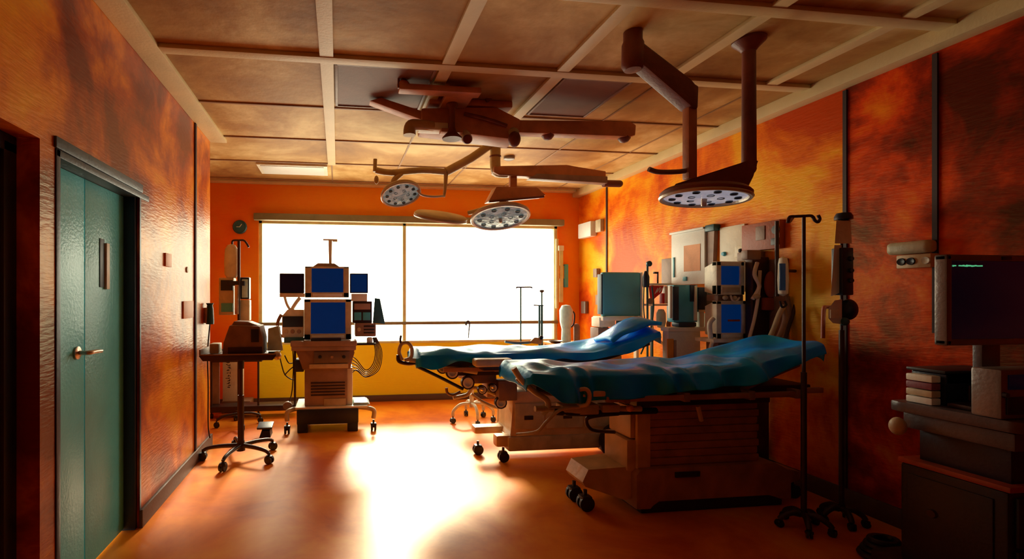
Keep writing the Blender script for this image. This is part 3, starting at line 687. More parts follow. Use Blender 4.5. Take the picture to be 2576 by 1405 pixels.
# wheel at right of pedestal
wh = MB(); wh.lathe((2.37, 3.83, .17), [(0, -.02), (.12, -.02), (.15, -.015), (.15, .015), (.12, .02), (0, .02)], (0, -1, 0)); obj('wheel', wh, 'black', FT)
obj('under_frame', MB().span(.95, 2.75, 3.92, 4.24, .74, .80, .01), 'iron', FT)
obj('neck', MB().span(1.6, 2.3, 3.95, 4.2, .58, .76, .01), 'brown', FT)
for yy in (3.80, 4.36):
    ro = obj('side_rail', MB().span(.85, 2.75, yy-.012, yy+.012, .795, .83, .005), 'wood', FT)
    for xx in (1.0, 1.3, 1.9, 2.5):
        obj('rail_clamp', MB().span(xx-.02, xx+.02, (yy if yy < 4 else yy-.14), (yy+.14 if yy < 4 else yy), .79, .82, .005), 'brown', ro)
# head end frame: loops, rollers, diagonal rod
YL = 3.9
obj('end_loop', MB().tube([P(1012, 905, YL), P(1004, 885, YL), P(1010, 865, YL), P(1026, 862, YL), P(1036, 876, YL), P(1034, 898, YL), P(1018, 905, YL)], .015), 'tan', FT)
obj('end_handle', MB().tube([P(1010, 868, YL), P(1007, 855, YL), P(1009, 843, YL)], .009).tube([P(1002, 892, YL), P(1004, 908, YL), P(1030, 914, YL), P(1060, 908, YL)], .016), 'iron', FT)
obj('frame_bar', MB().tube([P(1030, 905, YL), P(1080, 912, YL), P(1140, 925, YL), P(1200, 935, YL)], .022), 'tan', FT)
obj('diagonal_rod', MB().tube([P(1047, 920, YL), P(1100, 945, YL), P(1165, 978, YL)], .014, 10, 3), 'black', FT)
rl = [(1113, 925, 11), (1138, 936, 13), (1177, 962, 13), (1213, 980, 9), (1240, 975, 9), (1260, 1012, 12)]
for a, b_, c_ in rl:
    q = P(a, b_, YL); rr_ = c_*YL/1170
    ho = obj('roller', MB().lathe((q.x, q.y+.05, q.z), [(0, 0), (rr_, 0), (rr_*1.15, .012), (rr_*1.15, .05), (rr_, .06), (rr_*.7, .06), (rr_*.65, .045), (0, .045)], (0, -1, 0), 22), 'cream', FT)
    obj('roller_ring', MB().lathe((q.x, q.y-.008, q.z), [(rr_*1.0, 0), (rr_*1.3, 0), (rr_*1.3, .035), (rr_*1.0, .035), (rr_*1.0, 0)], (0, 1, 0), 22), 'iron', ho)
mm = MB(); mm.pix(1176, 925, 1250, 965, YL+.06, .2, .02); mm.pix(1100, 908, 1180, 930, YL+.03, .2, .014); mm.pix(1225, 960, 1290, 1000, YL+.08, .16, .02)
obj('gear_housing', mm, 'wood', FT)
obj('motor_box', MB().pix(1255, 957, 1302, 1008, YL-.02, .12, .012), 'brown', FT)
obj('hook', MB().tube([P(1123, 975, YL), P(1126, 988, YL), P(1140, 993, YL), P(1158, 985, YL)], .012), 'brown', FT)
obj('linkage', MB().tube([P(1140, 1000, YL+.1), P(1175, 992, YL+.1), P(1190, 975, YL+.08), P(1230, 985, YL+.08), P(1262, 1000, YL+.08)], .016).tube([P(1185, 990, YL+.1), P(1215, 1010, YL+.1), P(1250, 1024, YL+.1), P(1272, 1020, YL+.1)], .013), 'tan', FT)
obj('release_knobs', MB().ball(P(1213, 978, YL-.02), .02).ball(P(1240, 972, YL-.03), .018), 'chrome', FT)
obj('arm_pad', MB().pix(1197, 903, 1292, 923, FY0-.16, .12, .022, 3), 'tan', FT)
obj('arm_pad_support', MB().pix(1215, 922, 1285, 932, FY0-.14, .16, .01), 'iron', FT)
obj('mattress', slab(zf_, .70, 2.72, FY0+.01, FY1-.01, .06), 'mattress', FT)
obj('tabletop', slab(zf_, .72, 2.70, FY0+.03, FY1-.03, .03, off=.093), 'iron', FT)
hf2 = lambda u: .075+.035*math.sin(u*16+.6)*(1 if u < .4 else .4)+.025*math.sin(u*31)*.6+.05*math.exp(-((u-.26)/.07)**2)
drape(drape_mesh(.66, 2.76, FY0, FY1, zf_, hf2, .09, 5, folds=((.12, .03, .03), (.27, .03, .03), (.55, .02, .04), (.8, .03, .04)), amp=.028), 'pale lit blue drape over the farther operating table', 'drape')

# blue sling of cloth on raised end + items on far table
sl = MB(); n = 14
g = []
for i in range(n+1):
    row = []
    for j in range(9):
        u, v = i/n, j/8
        x = 2.30+.46*u; y = FY0-.045+.30*v
        z = zf_(x)+.05+.10*math.sin(u*3.0)*math.sin(v*2.4+.5)+.012*math.sin(9*u+5*v)
        row.append(sl.bm.verts.new((x, y, z)))
    g.append(row)
for i in range(n):
    for j in range(8): sl.bm.faces.new((g[i][j], g[i+1][j], g[i+1][j+1], g[i][j+1]))
o = solo('folded_cloth', sl, 'drape', 'bunched bright blue cloth on the raised end of the farther table', 'cloth'); md = o.modifiers.new('Solid', 'SOLIDIFY'); md.thickness = .03

# ================================================================== STANDS BEHIND THE FAR TABLE
Y5 = 5.25
LS = thing('wheeled_stool', 'low wheeled stool base showing behind the farther operating table', 'stool', (1.5, Y5, 0))
obj('seat', MB().lathe((1.5, Y5, .50), [(0, 0), (.16, 0), (.18, .02), (.18, .05), (.15, .07), (0, .075)]), 'brown', LS)
obj('column', MB().cyl((1.5, Y5, .16), (1.5, Y5, .50), .025), 'tan', LS)
for a in (195, 345, 270, 90, 40):
    ca, sa = math.cos(math.radians(a)), math.sin(math.radians(a))
    lg = obj('leg', MB().tube([(1.5, Y5, .20), (1.5+ca*.14, Y5+sa*.14, .20), (1.5+ca*.23, Y5+sa*.23, .14), (1.5+ca*.24, Y5+sa*.24, .08)], .017), 'tan', LS)
    caster(1.5+ca*.24, Y5+sa*.24, .03, lg, 'black', (-sa, ca, 0))
def thin_stand(px, q, Y, label, kind, shaft2=False):
    x = X(px, Y); zt = Z(px, q, Y)
    t_ = thing('infusion_stand', label, 'stand', (x, Y, 0))
    p_ = MB().cyl((x, Y, .08), (x, Y, zt), .009)
    if shaft2: p_.cyl((x-.03, Y, .5), (x-.03, Y, zt-.17), .012); p_.cyl((x, Y, .5), (x, Y, zt-.17), .014)
    obj('pole', p_, 'tealdk', t_)
    if kind == 'T':
        obj('hook_bar', MB().tube([(x-.05, Y, zt-.012), (x-.045, Y, zt), (x, Y, zt), (x+.09, Y, zt+.002), (x+.13, Y, zt), (x+.135, Y, zt-.012)], .008), 'iron', t_)
    else:
        obj('cap', MB().lathe((x, Y, zt-.02), [(0, 0), (.012, 0), (.03, .015), (.02, .03), (0, .032)]), 'iron', t_)
        obj('cross_bar', MB().tube([(x-.10, Y, zt-.168), (x-.03, Y, zt-.172), (x+.02, Y, zt-.172)], .007), 'iron', t_)
    for k in range(4):
        a = .5+k*math.pi/2; lg = obj('leg', MB().tube([(x, Y, .10), (x+math.cos(a)*.12, Y+math.sin(a)*.12, .08), (x+math.cos(a)*.2, Y+math.sin(a)*.2, .045)], .010), 'iron', t_)
        obj('caster', MB().ball((x+math.cos(a)*.2, Y+math.sin(a)*.2, .022), .022), 'black', lg)
    return t_
thin_stand(1310, 722, 5.3, 'thin dark T-topped infusion pole in front of the window', 'T')
thin_stand(1363, 731, 5.35, 'thin infusion pole with round cap and crossbar before the window', 'C', True)
q = P(1362, 845, 4.15)
HP = thing('foot_rest', 'small grey padded rest lying on the farther table drape', 'rest', (X(1350, 4.15), 4.15, .975))
obj('pad', MB().hull([P(1330, 862, 4.1), P(1362, 866, 4.1), P(1366, 850, 4.15), P(1345, 848, 4.15), P(1335, 856, 4.25), P(1363, 856, 4.25)]), 'steel', HP)
obj('strap', MB().tube([P(1270, 858, 4.12), P(1300, 862, 4.12), P(1335, 860, 4.12)], .012), 'tan', HP)
obj('clip', MB().ball(P(1362, 848, 4.15), .018), 'iron', HP)
solo('curved_hook', MB().tube([P(1172, 818, 6.366), P(1175, 808, 6.366), P(1181, 810, 6.366), P(1180, 828, 6.366), P(1178, 850, 6.366)], .014, r1=.006), 'iron', 'little dark curved hook hanging on the crossbar of the window', 'hook')
# side table right of far window
ST = thing('side_table', 'cream side table in the far right corner holding a jug', 'table', (2.86, 5.65, 0))
zst = Z(1430, 862, 5.55)
obj('top', MB().span(2.60, 3.12, 5.48, 5.86, zst-.03, zst, .006), 'orange', ST)
for xx in (2.63, 3.09):
    for yy in (5.51, 5.83): obj('leg', MB().cyl((xx, yy, 0), (xx, yy, zst-.03), .015), 'cream', ST)
x_ = X(1424, 5.6); zh_ = Z(1424, 766, 5.6)-zst
PG = thing('pump_jug', 'white jug shaped dispenser on the side table in the far right corner', 'dispenser', (x_, 5.6, zst))
obj('body', MB().lathe((x_, 5.6, zst+.001), [(0, 0), (.055, 0), (.058, .03), (.052, zh_*.35), (.075, zh_*.55), (.08, zh_*.85), (.05, zh_*.98), (0, zh_)]), 'ltblue', PG)
obj('handle', MB().tube([(x_+.07, 5.6, zst+zh_*.85), (x_+.11, 5.6, zst+zh_*.75), (x_+.10, 5.6, zst+zh_*.5), (x_+.06, 5.6, zst+zh_*.4)], .010), 'iron', PG)
fx_ = X(1451, 5.58); solo('flask', MB().lathe((fx_, 5.58, zst+.001), [(0, 0), (.034, 0), (.038, .02), (.038, .19), (.03, .22), (.02, .23), (0, .235)]), 'brown', 'brown flask beside the white jug dispenser', 'flask')
solo('shallow_dish', MB().lathe((X(1398, 5.55), 5.56, zst+.001), [(0, 0), (.05, 0), (.09, .025), (.085, .03), (.045, .010), (0, .010)]), 'iron', 'shallow dark dish at the left of the side table', 'dish')
# far right of the window: rail with slab
CT = thing('curtain_rail', 'pale yellow vertical rails with bracket beside the right edge of the window', 'rail', (X(1412, YB), YB-.03, 1.0))
obj('rail', MB().pix(1399, 600, 1405, 775, YB-.03, .02, .004), 'winframe', CT); obj('rail', MB().pix(1409, 618, 1417, 760, YB-.035, .025, .004), 'winframe', CT)
obj('bracket', MB().pix(1406, 617, 1419, 630, YB-.06, .05, .006), 'cream', CT); obj('fixing', MB().pix(1407, 668, 1421, 700, YB-.03, .02, .004), 'orange', CT)
solo('wall_speaker', MB().pix(1421, 664, 1430, 722, YB-.05, .048, .008), 'teal', 'slim grey teal slab on the far wall right of the window', 'wall unit')
# right wall: objects near the corner
def wallbox(p0, q0, p1, q1, d, m, name, label, cat, bv=.006):
    ya, yb_ = Yat(p0, WR-.02), Yat(p1, WR-.02); pm = (p0+p1)/2; Y = (ya+yb_)/2
    return solo(name, MB().span(WR-d, WR-.001, min(ya, yb_), max(ya, yb_), Z(pm, q1, Y), Z(pm, q0, Y), bv), m, label, cat)
wallbox(1466, 560, 1498, 597, .09, 'white', 'wall_box', 'white square box high on the right wall by the far corner', 'wall box', .012)
wallbox(1503, 552, 1516, 583, .05, 'tan', 'wall_bracket', 'tan bracket on the right wall next to the white box', 'bracket')
wallbox(1497, 675, 1506, 697, .05, 'brownmid', 'wall_hook', 'small brown holder halfway up the right wall by the corner', 'holder')
wallbox(1466, 757, 1477, 788, .05, 'silver', 'wall_mount_plate', 'grey rounded plate low on the right wall by the far corner', 'plate', .012)
wallbox(1501, 741, 1509, 766, .04, 'brownmid', 'wall_hook', 'small dark brown clip on the right wall left of the teal panel', 'holder')

# ================================================================== EQUIPMENT ROW ALONG RIGHT WALL
# teal screen on stand
Ya = 4.62
TS = thing('display_stand', 'large grey teal display panel on a pale wheeled stand', 'display', (X(1565, Ya), Ya+.1, 0))
x0, x1 = X(1517, Ya), X(1612, Ya); z0, z1 = Z(1565, 795, Ya), Z(1565, 684, Ya)
po = obj('panel', MB().span(x0, x1, Ya, Ya+.06, z0, z1, .02, 3), 'teal', TS)
obj('side_edge', MB().span(x0-.012, x0+.006, Ya+.01, Ya+.09, z0+.02, z1-.02, .006), 'navy', po)
obj('panel_rail', MB().span(x1, x1+.016, Ya-.01, Ya+.05, z0-.05, z1, .004), 'white', po)
obj('shelf', MB().pix(1517, 796, 1618, 806, Ya-.04, .2, .006), 'cream', TS)
obj('small_display', MB().pix(1556, 806, 1600, 834, Ya-.02, .05, .006), 'tealdk', TS)
obj('stand_post', MB().span(x1-.05, x1-.02, Ya+.0, Ya+.05, .1, z0, .006).span(x0+.02, x0+.06, Ya+.04, Ya+.08, .1, z0, .006), 'cream', TS)
obj('drive_unit', MB().pix(1508, 798, 1548, 822, Ya+.01, .16, .008), 'beige', TS); obj('drive_unit', MB().pix(1505, 824, 1534, 856, Ya+.01, .16, .008), 'brown', TS)
bo = obj('base', MB().span(x0, x1, Ya-.05, Ya+.28, .07, .11, .01), 'iron', TS)
for xx in (x0+.04, x1-.04):
    for yy in (Ya-.01, Ya+.24): caster(xx, yy, .026, bo)
# flow meter column with small head
Yb_ = 4.35
FM = thing('flow_meter_pole', 'slim pole with round teal gauge and dark bottles, right of the teal panel', 'pole', (X(1632, Yb_), Yb_+.02, 0))
xx = X(1632, Yb_)
obj('pole', MB().cyl((xx, Yb_+.02, .03), (xx, Yb_+.02, Z(1632, 665, Yb_)), .010), 'tealdk', FM)
obj('base', MB().lathe((xx, Yb_+.02, 0), [(0, 0), (.07, 0), (.07, .02), (.03, .04), (0, .04)]), 'iron', FM)
obj('gauge', MB().lathe(P(1631, 663, Yb_), [(0, 0), (.026, 0), (.028, .02), (.02, .028), (.012, .018), (0, .018)], (0, -1, 0)), 'tealdk', FM)
obj('bottle', MB().lathe(P(1625, 722, Yb_-.02), [(0, 0), (.026, .0), (.03, .02), (.032, .10), (.02, .14), (.012, .16), (0, .16)]), 'navy', FM)
obj('tube', MB().tube([P(1620, 720, Yb_-.03), P(1619, 770, Yb_-.03), P(1622, 810, Yb_-.03)], .006).tube([P(1627, 720, Yb_-.03), P(1628, 770, Yb_-.03), P(1630, 805, Yb_-.03)], .006).tube([P(1640, 720, Yb_-.03), P(1644, 770, Yb_-.03), P(1636, 830, Yb_-.03), P(1612, 890, Yb_-.03)], .008), 'tealdk', FM)
obj('valve', MB().ball(P(1636, 757, Yb_-.03), .03, (1, .8, 1)), 'brown', FM)
obj('drip_hook', MB().pix(1646, 683, 1656, 688, Yb_, .02, .002).pix(1654, 683, 1657, 712, Yb_, .01, .001), 'iron', FM)
# supply cabinet trolley with red boxes, monitors
Yc = 3.72
EC = thing('supply_cart', 'cream supply cart behind the drapes holding red boxes and teal monitors', 'cart', (X(1730, Yc), Yc+.12, 0))
cx0, cx1 = X(1678, Yc), X(1790, Yc); zct = Z(1730, 822, Yc)
obj('worktop', MB().span(cx0-.01, cx1, Yc-.03, Yc+.07, zct-.035, zct, .008), 'cream', EC)
obj('body', MB().span(cx0+.005, X(1760, Yc), Yc-.01, Yc+.065, .10, zct-.035, .008), 'cream', EC)
obj('side_stripe', MB().pix(1696, 855, 1702, 900, Yc-.02, .012, .002), 'brownmid', EC); obj('end_panel', MB().pix(1680, 852, 1695, 900, Yc-.02, .012, .002), 'orange', EC)
for px in (1684, 1755): obj('caster', MB().cyl((X(px, Yc), Yc+.0, .05), (X(px, Yc), Yc+.06, .05), .05), 'black', EC)
# monitor standing on it (teal face, navy side)
MN = thing('patient_monitor', 'bright teal faced monitor box with dark side on the cream cart', 'monitor', (X(1725, Yc), Yc, zct))
mz0, mz1 = zct+.002, Z(1725, 716, Yc)
mo = obj('casing', MB().span(X(1692, Yc), X(1752, Yc), Yc-.015, Yc+.06, mz0+.04, mz1, .008), 'tealbr', MN)
obj('dark_panel', MB().pix(1693, 720, 1708, 805, Yc-.022, .01, .002).pix(1737, 716, 1750, 758, Yc-.022, .01, .002), 'navy', mo)
obj('frame_strip', MB().pix(1748, 718, 1754, 806, Yc-.03, .03, .003), 'cream', mo); obj('frame_strip', MB().pix(1686, 718, 1692, 800, Yc-.03, .03, .003), 'cream', mo)
obj('foot', MB().span(X(1702, Yc), X(1747, Yc), Yc-.028, Yc+.065, mz0, mz0+.04, .012), 'navy', MN)
M2 = thing('side_screen', 'narrow navy screen with brown edge between teal monitor and beige monitors', 'monitor', (X(1770, Yc), Yc, zct))
obj('casing', MB().pix(1757, 722, 1777, 778, Yc-.01, .06, .005), 'navy', M2); obj('edge_panel', MB().pix(1778, 722, 1792, 776, Yc-.005, .06, .004), 'silver', M2)
obj('support', MB().pix(1760, 783, 1772, 822, Yc-.0, .05, .006).pix(1775, 787, 1787, 822, Yc+.01, .05, .008), 'beige', M2)
obj('tray', MB().pix(1758, 778, 1795, 784, Yc-.025, .09, .003), 'chrome', M2)
# red boxes behind, on rear shelf
Yr = 4.45
RB = thing('glove_box', 'red carton with white scribble left of the teal monitor', 'carton', (X(1655, Yr), Yr, 1.40))
obj('body', MB().prism([(X(1641, Yr), Z(1655, 718, Yr)), (X(1670, Yr), Z(1655, 718, Yr)), (X(1665, Yr), Z(1655, 735, Yr)), (X(1645, Yr), Z(1655, 752, Yr))], Yr, Yr+.06, 'XZ', .002), 'red', RB)
obj('scribble', MB().tube([P(1648, 738, Yr-.002), P(1655, 724, Yr-.002), P(1652, 735, Yr-.002), P(1661, 722, Yr-.002), P(1659, 735, Yr-.002), P(1666, 724, Yr-.002)], .0035, 6), 'white', RB)
solo('red_carton', MB().pix(1667, 737, 1672, 763, Yr+.0, .05, .002), 'red', 'narrow plain red carton under the scribbled red one', 'carton')
solo('cream_carton', MB().pix(1673, 719, 1681, 763, Yr+.01, .05, .002), 'cream', 'narrow cream carton right of the red cartons', 'carton')
RK = thing('supply_shelf', 'pale shelf unit with hanging bag behind the raised end of the farther table', 'shelf', (X(1663, Yr), Yr+.05, 0))
obj('shelf_board', MB().pix(1640, 764, 1690, 769, Yr-.02, .14, .003), 'cream', RK)
obj('top_board', MB().pix(1640, 712, 1692, 717, Yr-.02, .14, .003), 'cream', RK)
obj('post', MB().pix(1682, 714, 1687, 1000, Yr+.08, .03, .003), 'tealdk', RK); obj('post', MB().pix(1640, 714, 1644, 1000, Yr+.09, .03, .003), 'tealdk', RK)
obj('base', MB().span(X(1638, Yr+.05), 3.37, Yr+.04, Yr+.14, 0, .42, .006), 'cream', RK)
hb = MB().lathe((X(1663, Yr), Yr-.0, Z(1663, 825, Yr)), [(0, 0), (.04, .01), (.052, .06), (.05, .15), (.03, .19), (0, .195)])
for v in hb.bm.verts: v.co.y = Yr+(v.co.y-Yr)*.45
o = solo('clear_bag', hb, 'ltblue', 'pale bag hanging below the red cartons', 'bag')
obj('hose', MB().tube([P(1640, 820, Yr-.03), P(1646, 840, Yr-.04), P(1665, 862, Yr-.05), P(1685, 868, Yr-.05), P(1692, 850, Yr-.04)], .014), 'beige', RK)
obj('hose', MB().tube([P(1690, 800, Yr-.02), P(1680, 815, Yr-.03), P(1688, 840, Yr-.04), P(1684, 868, Yr-.04)], .016), 'brown', RK)
# wall cabinet / boards on right wall
CB = thing('wall_cabinet', 'white wall cabinet with a salmon sheet taped to its front', 'cabinet', (WR-.05, 4.2, 1.52))
ya, yb2 = 3.99, 4.43
obj('body', MB().span(WR-.06, WR-.001, ya, yb2, 1.525, 2.03, .004), 'white', CB)
obj('sheet', MB().span(WR-.064, WR-.06, Yat(1762, WR-.06), Yat(1721, WR-.06), 1.65, 1.90, 0), 'paper', CB)
obj('top_lip', MB().span(WR-.08, WR-.001, ya-.005, yb2+.005, 2.03, 2.05, .004), 'white', CB)
obj('latch', MB().span(WR-.072, WR-.06, Yat(1725, WR-.06)-.02, Yat(1725, WR-.06)+.03, 1.56, 1.60, .004), 'teal', CB)
obj('hinge_strip', MB().span(WR-.068, WR-.06, yb2-.05, yb2-.03, 1.60, 1.80, .002), 'teal', CB)
solo('wall_panel', MB().span(WR-.03, WR-.001, 4.45, 4.62, 1.53, 1.80, .003), 'brownmid', 'brown panel on the right wall beside the white cabinet', 'panel')
PC = thing('wall_post', 'tapered brown wall post with dark cap, right of the white cabinet', 'post', (WR-.04, 3.93, 1.4))
obj('post', MB().hull([(WR-.04, 3.985, 2.0), (WR-.04, 3.90, 2.0), (WR-.001, 3.985, 2.0), (WR-.001, 3.9, 2.0), (WR-.04, 3.985, 1.4), (WR-.04, 3.93, 1.4), (WR-.001, 3.985, 1.4), (WR-.001, 3.93, 1.4)]), 'brownmid', PC)
obj('cap', MB().span(WR-.07, WR-.001, 3.87, 3.98, 2.0, 2.06, .012), 'tealdk', PC)
CP = thing('socket_panel', 'cream wall panel with a blue knob and socket above the beige monitors', 'panel', (WR-.03, 3.77, 1.6))
obj('board', MB().span(WR-.02, WR-.001, 3.60, 3.86, 1.45, 2.02, .003), 'cream', CP)
obj('knob', MB().lathe((WR-.02, Yat(1820, WR-.03), Z(1820, 638, 3.8)), [(0, 0), (.02, 0), (.016, .02), (0, .022)], (-1, 0, 0), 18), 'cyan', CP)
so = obj('socket', MB().span(WR-.03, WR-.019, Yat(1872, WR-.03), Yat(1848, WR-.03), Z(1860, 646, 3.65), Z(1860, 618, 3.65), .003), 'beige', CP)
obj('plug', MB().ball((WR-.04, Yat(1863, WR-.04), Z(1863, 631, 3.65)), .018), 'navy', so)
UN = thing('wall_unit', 'rust brown wall unit with black round and square ports', 'wall unit', (WR-.06, 3.42, 1.75))
obj('body', MB().span(WR-.05, WR-.001, 3.25, 3.595, 1.78, 2.0, .004), 'unit', UN)
obj('round_port', MB().lathe((WR-.05, Yat(1952, WR-.05), Z(1952, 577, 3.28)), [(0, 0), (.034, 0), (.034, .006), (0, .008)], (-1, 0, 0), 24), 'black', UN)
obj('square_port', MB().span(WR-.058, WR-.049, Yat(1960, WR-.05), Yat(1941, WR-.05), Z(1950, 615, 3.28), Z(1950, 598, 3.28), .002), 'black', UN)
obj('inset', MB().span(WR-.056, WR-.049, Yat(1925, WR-.05), Yat(1902, WR-.05), 1.86, 1.97, .002), 'brown', UN)
obj('lower_shelf', MB().span(WR-.10, WR-.001, 3.42, 3.59, 1.70, 1.775, .01), 'brownmid', UN)
obj('back_board', MB().span(WR-.02, WR-.001, 3.22, 3.59, 1.0, 1.70, .003), 'brown', UN)
# stacked beige monitors tower
Ym = 3.44
BM = thing('monitor_stack', 'two stacked beige monitors on a stand behind the nearer drape', 'monitor stack', (X(1842, Ym), Ym+.1, 0))
crt(BM, 1803, 657, 1873, 741, Ym, .17, 'beige', margin=(.17, .14, .14, .30), lip='tan')
crt(BM, 1803, 756, 1880, 852, Ym, .17, 'beige', margin=(.16, .10, .16, .16), lip='cream')
obj('connector_block', MB().pix(1806, 741, 1870, 757, Ym+.02, .12, .006), 'brown', BM)
obj('valve', MB().ball(P(1824, 748, Ym+.0), .02), 'tan', BM); obj('valve', MB().ball(P(1848, 749, Ym), .018), 'tan', BM)
obj('cable_loop', MB().tube([P(1838, 742, Ym-.01), P(1842, 754, Ym-.015), P(1852, 757, Ym-.015), P(1860, 748, Ym-.01)], .007), 'beige', BM)
obj('lit_line', MB().pix(1832, 803, 1862, 808, Ym-.0, .006, .001), 'rust', BM)
obj('stand_shelf', MB().pix(1795, 852, 1885, 861, Ym-.02, .2, .004), 'beige', BM)
obj('stand_body', MB().span(X(1812, Ym), X(1868, Ym), Ym+.02, Ym+.15, .08, Z(1842, 861, Ym), .008), 'brown', BM)
obj('stand_base', MB().span(X(1800, Ym), X(1882, Ym), Ym-.02, Ym+.2, .02, .08, .008), 'iron', BM)
for px in (1807, 1875): obj('foot', MB().cyl((X(px, Ym), Ym+.02, 0), (X(px, Ym), Ym+.02, .03), .02), 'black', BM)
obj('bracket', MB().tube([P(1795, 800, Ym), P(1785, 815, Ym-.0), P(1788, 850, Ym)], .018).tube([P(1800, 850, Ym), P(1790, 865, Ym-.0), P(1785, 885, Ym)], .014), 'beige', BM)
obj('bracket_arm', MB().tube([P(1872, 868, Ym+.03), P(1880, 864, Ym+.03), P(1888, 856, Ym+.03)], .016), 'brownmid', BM)
# hoses & handset
HS = thing('wall_handset', 'white and blue handset hanging on the right wall over the drape', 'handset', (3.30, 3.15, 1.4))
Yh = 3.12
hx = X(1970, Yh)
hso = obj('handset_body', MB().lathe((hx, Yh, Z(1970, 745, Yh)), [(0, 0), (.03, .02), (.034, .12), (.03, .24), (.024, .28), (0, .295)], n=24), 'cream', HS)
obj('handset_face', MB().pix(1963, 662, 1977, 730, Yh-.036, .012, .004), 'screenteal', hso)
obj('mounting_rod', MB().cyl((hx, Yh+.05, Z(1970, 745, Yh)), (hx, Yh+.05, Z(1970, 553, Yh)), .013).cyl((hx, Yh, 1.6), (WR-.003, Yh+.05, 1.6), .012), 'iron', HS)
for k, pts in enumerate(([(1972, 768), (1960, 790), (1945, 830), (1930, 862)], [(1968, 770), (1975, 800), (1962, 840), (1948, 866)], [(2003, 725), (2000, 770), (1985, 820), (1972, 866)], [(1980, 745), (1985, 790), (1975, 830), (1965, 866)])):
    obj('hose', MB().tube([P(a, b_, Yh+.02+.02*k) for a, b_ in pts], .017 if k != 2 else .012), ['tan', 'brownmid', 'iron', 'brown'][k], HS)
obj('hook', MB().tube([P(1962, 757, Yh-.02), P(1968, 772, Yh-.02), P(1978, 766, Yh-.02), P(1974, 757, Yh-.02)], .008), 'black', HS)
GB = thing('gas_panel', 'tall dark brown service column with hanging tubes beside the beige monitors', 'service column', (3.33, 3.40, 0))
Yg = 3.36
gx0, gx1 = X(1893, Yg), WR-.025
obj('column', MB().span(gx0, gx1, Yg, Yg+.07, .0, 1.72, .01), 'iron', GB)
obj('tubing', MB().tube([P(1905, 660, Yg-.02), P(1898, 690, Yg-.03), P(1910, 720, Yg-.03), P(1893, 752, Yg-.02)], .014).tube([P(1912, 680, Yg-.02), P(1908, 740, Yg-.03), P(1898, 800, Yg-.02), P(1885, 850, Yg-.02)], .012), 'beige', GB)
obj('rounded_tank', MB().ball(P(1938, 715, Yg-.02), .055, (.9, .5, 1.9)), 'unit', GB)
obj('lower_tank', MB().pix(1925, 748, 1958, 780, Yg-.035, .04, .01), 'unit', GB)
obj('regulator', MB().pix(1880, 628, 1915, 652, Yg-.06, .06, .01), 'brownmid', GB)
obj('connector', MB().ball(P(1903, 745, Yg-.03), .026, (1.2, .7, .8)), 'tan', GB)

# ================================================================== INFUSION POLES ON THE RIGHT
Yp = 2.56
px_ = X(2022, Yp); zt = Z(2022, 545, Yp)
IP = thing('infusion_stand', 'tall thin dark infusion pole standing in front of the nearer table', 'stand', (px_, Yp, 0))
obj('pole', MB().cyl((px_, Yp, .08), (px_, Yp, .95), .015).cyl((px_, Yp, .95), (px_, Yp, zt), .0095), 'iron', IP)
obj('hook_bar', MB().tube([P(1982, 560, Yp), P(1986, 546, Yp), P(2000, 544, Yp), P(2022, 543, Yp), P(2042, 543, Yp), P(2050, 554, Yp), P(2058, 558, Yp), P(2062, 550, Yp), P(2058, 541, Yp)], .009), 'iron', IP)
obj('hook_plate', MB().hull([P(1985, 548, Yp-.005), P(2000, 546, Yp-.005), P(1988, 562, Yp-.005), P(1985, 548, Yp+.005), P(2000, 546, Yp+.005), P(1988, 562, Yp+.005)]), 'tan', IP)
star_base(IP, px_, Yp, .13, 5, .3, .09, 'iron', .022)
Yq = 2.60
qx = X(2117, Yq)
IQ = thing('infusion_stand', 'dark infusion pole by the right wall carrying bags and a pump', 'stand', (qx, Yq, 0))
obj('pole', MB().cyl((qx, Yq, .08), (qx, Yq, 1.2), .014).cyl((qx, Yq, 1.2), (qx, Yq, Z(2117, 535, Yq)), .008), 'iron', IQ)
star_base(IQ, qx, Yq, .11, 5, .5, .09, 'iron', .022)
obj('top_cap', MB().lathe((X(2122, Yq), Yq, Z(2122, 552, Yq)), [(0, 0), (.045, 0), (.045, .02), (.035, .04), (0, .046)]), 'navy', IQ)
pq = MB(); pq.hull([P(2084, 775, Yq-.06), P(2100, 755, Yq-.06), P(2118, 752, Yq-.06), P(2118, 815, Yq-.06), P(2095, 812, Yq-.06), P(2084, 800, Yq-.06), P(2084, 775, Yq+.02), P(2100, 755, Yq+.02), P(2118, 752, Yq+.02), P(2118, 815, Yq+.02), P(2095, 812, Yq+.02)])
po = obj('pump', pq, 'white', IQ); obj('pump_face', MB().pix(2090, 778, 2112, 800, Yq-.07, .012, .003), 'beige', po)
obj('pump_motor', MB().ball(P(2135, 778, Yq-.02), .052, (.95, .8, 1.25)), 'navy', IQ)
obj('pump_knob', MB().ball(P(2124, 808, Yq-.06), .025), 'tealdk', IQ)
obj('side_hook', MB().tube([P(2100, 772, Yq), P(2080, 772, Yq), P(2073, 774, Yq), P(2071, 800, Yq), P(2070, 850, Yq)], .011), 'unit', IQ)
bg = MB().hull([P(2104, 555, Yq-.03), P(2140, 555, Yq-.03), P(2143, 612, Yq-.03), P(2100, 612, Yq-.03), P(2108, 552, Yq+.03), P(2136, 552, Yq+.03), P(2140, 612, Yq+.03), P(2102, 612, Yq+.03)])
solo('fluid_bag', bg, 'beige', 'upper clear fluid bag hanging under the dark cap of the right pole', 'bag')
b1 = MB().hull([P(2099, 616, Yq-.03), P(2117, 616, Yq-.03), P(2115, 735, Yq-.03), P(2090, 745, Yq-.03), P(2099, 616, Yq+.03), P(2117, 616, Yq+.03), P(2115, 735, Yq+.03), P(2090, 745, Yq+.03)])
solo('fluid_bag', b1, 'cream', 'long pale tubing pack hanging left of the right pole', 'bag')
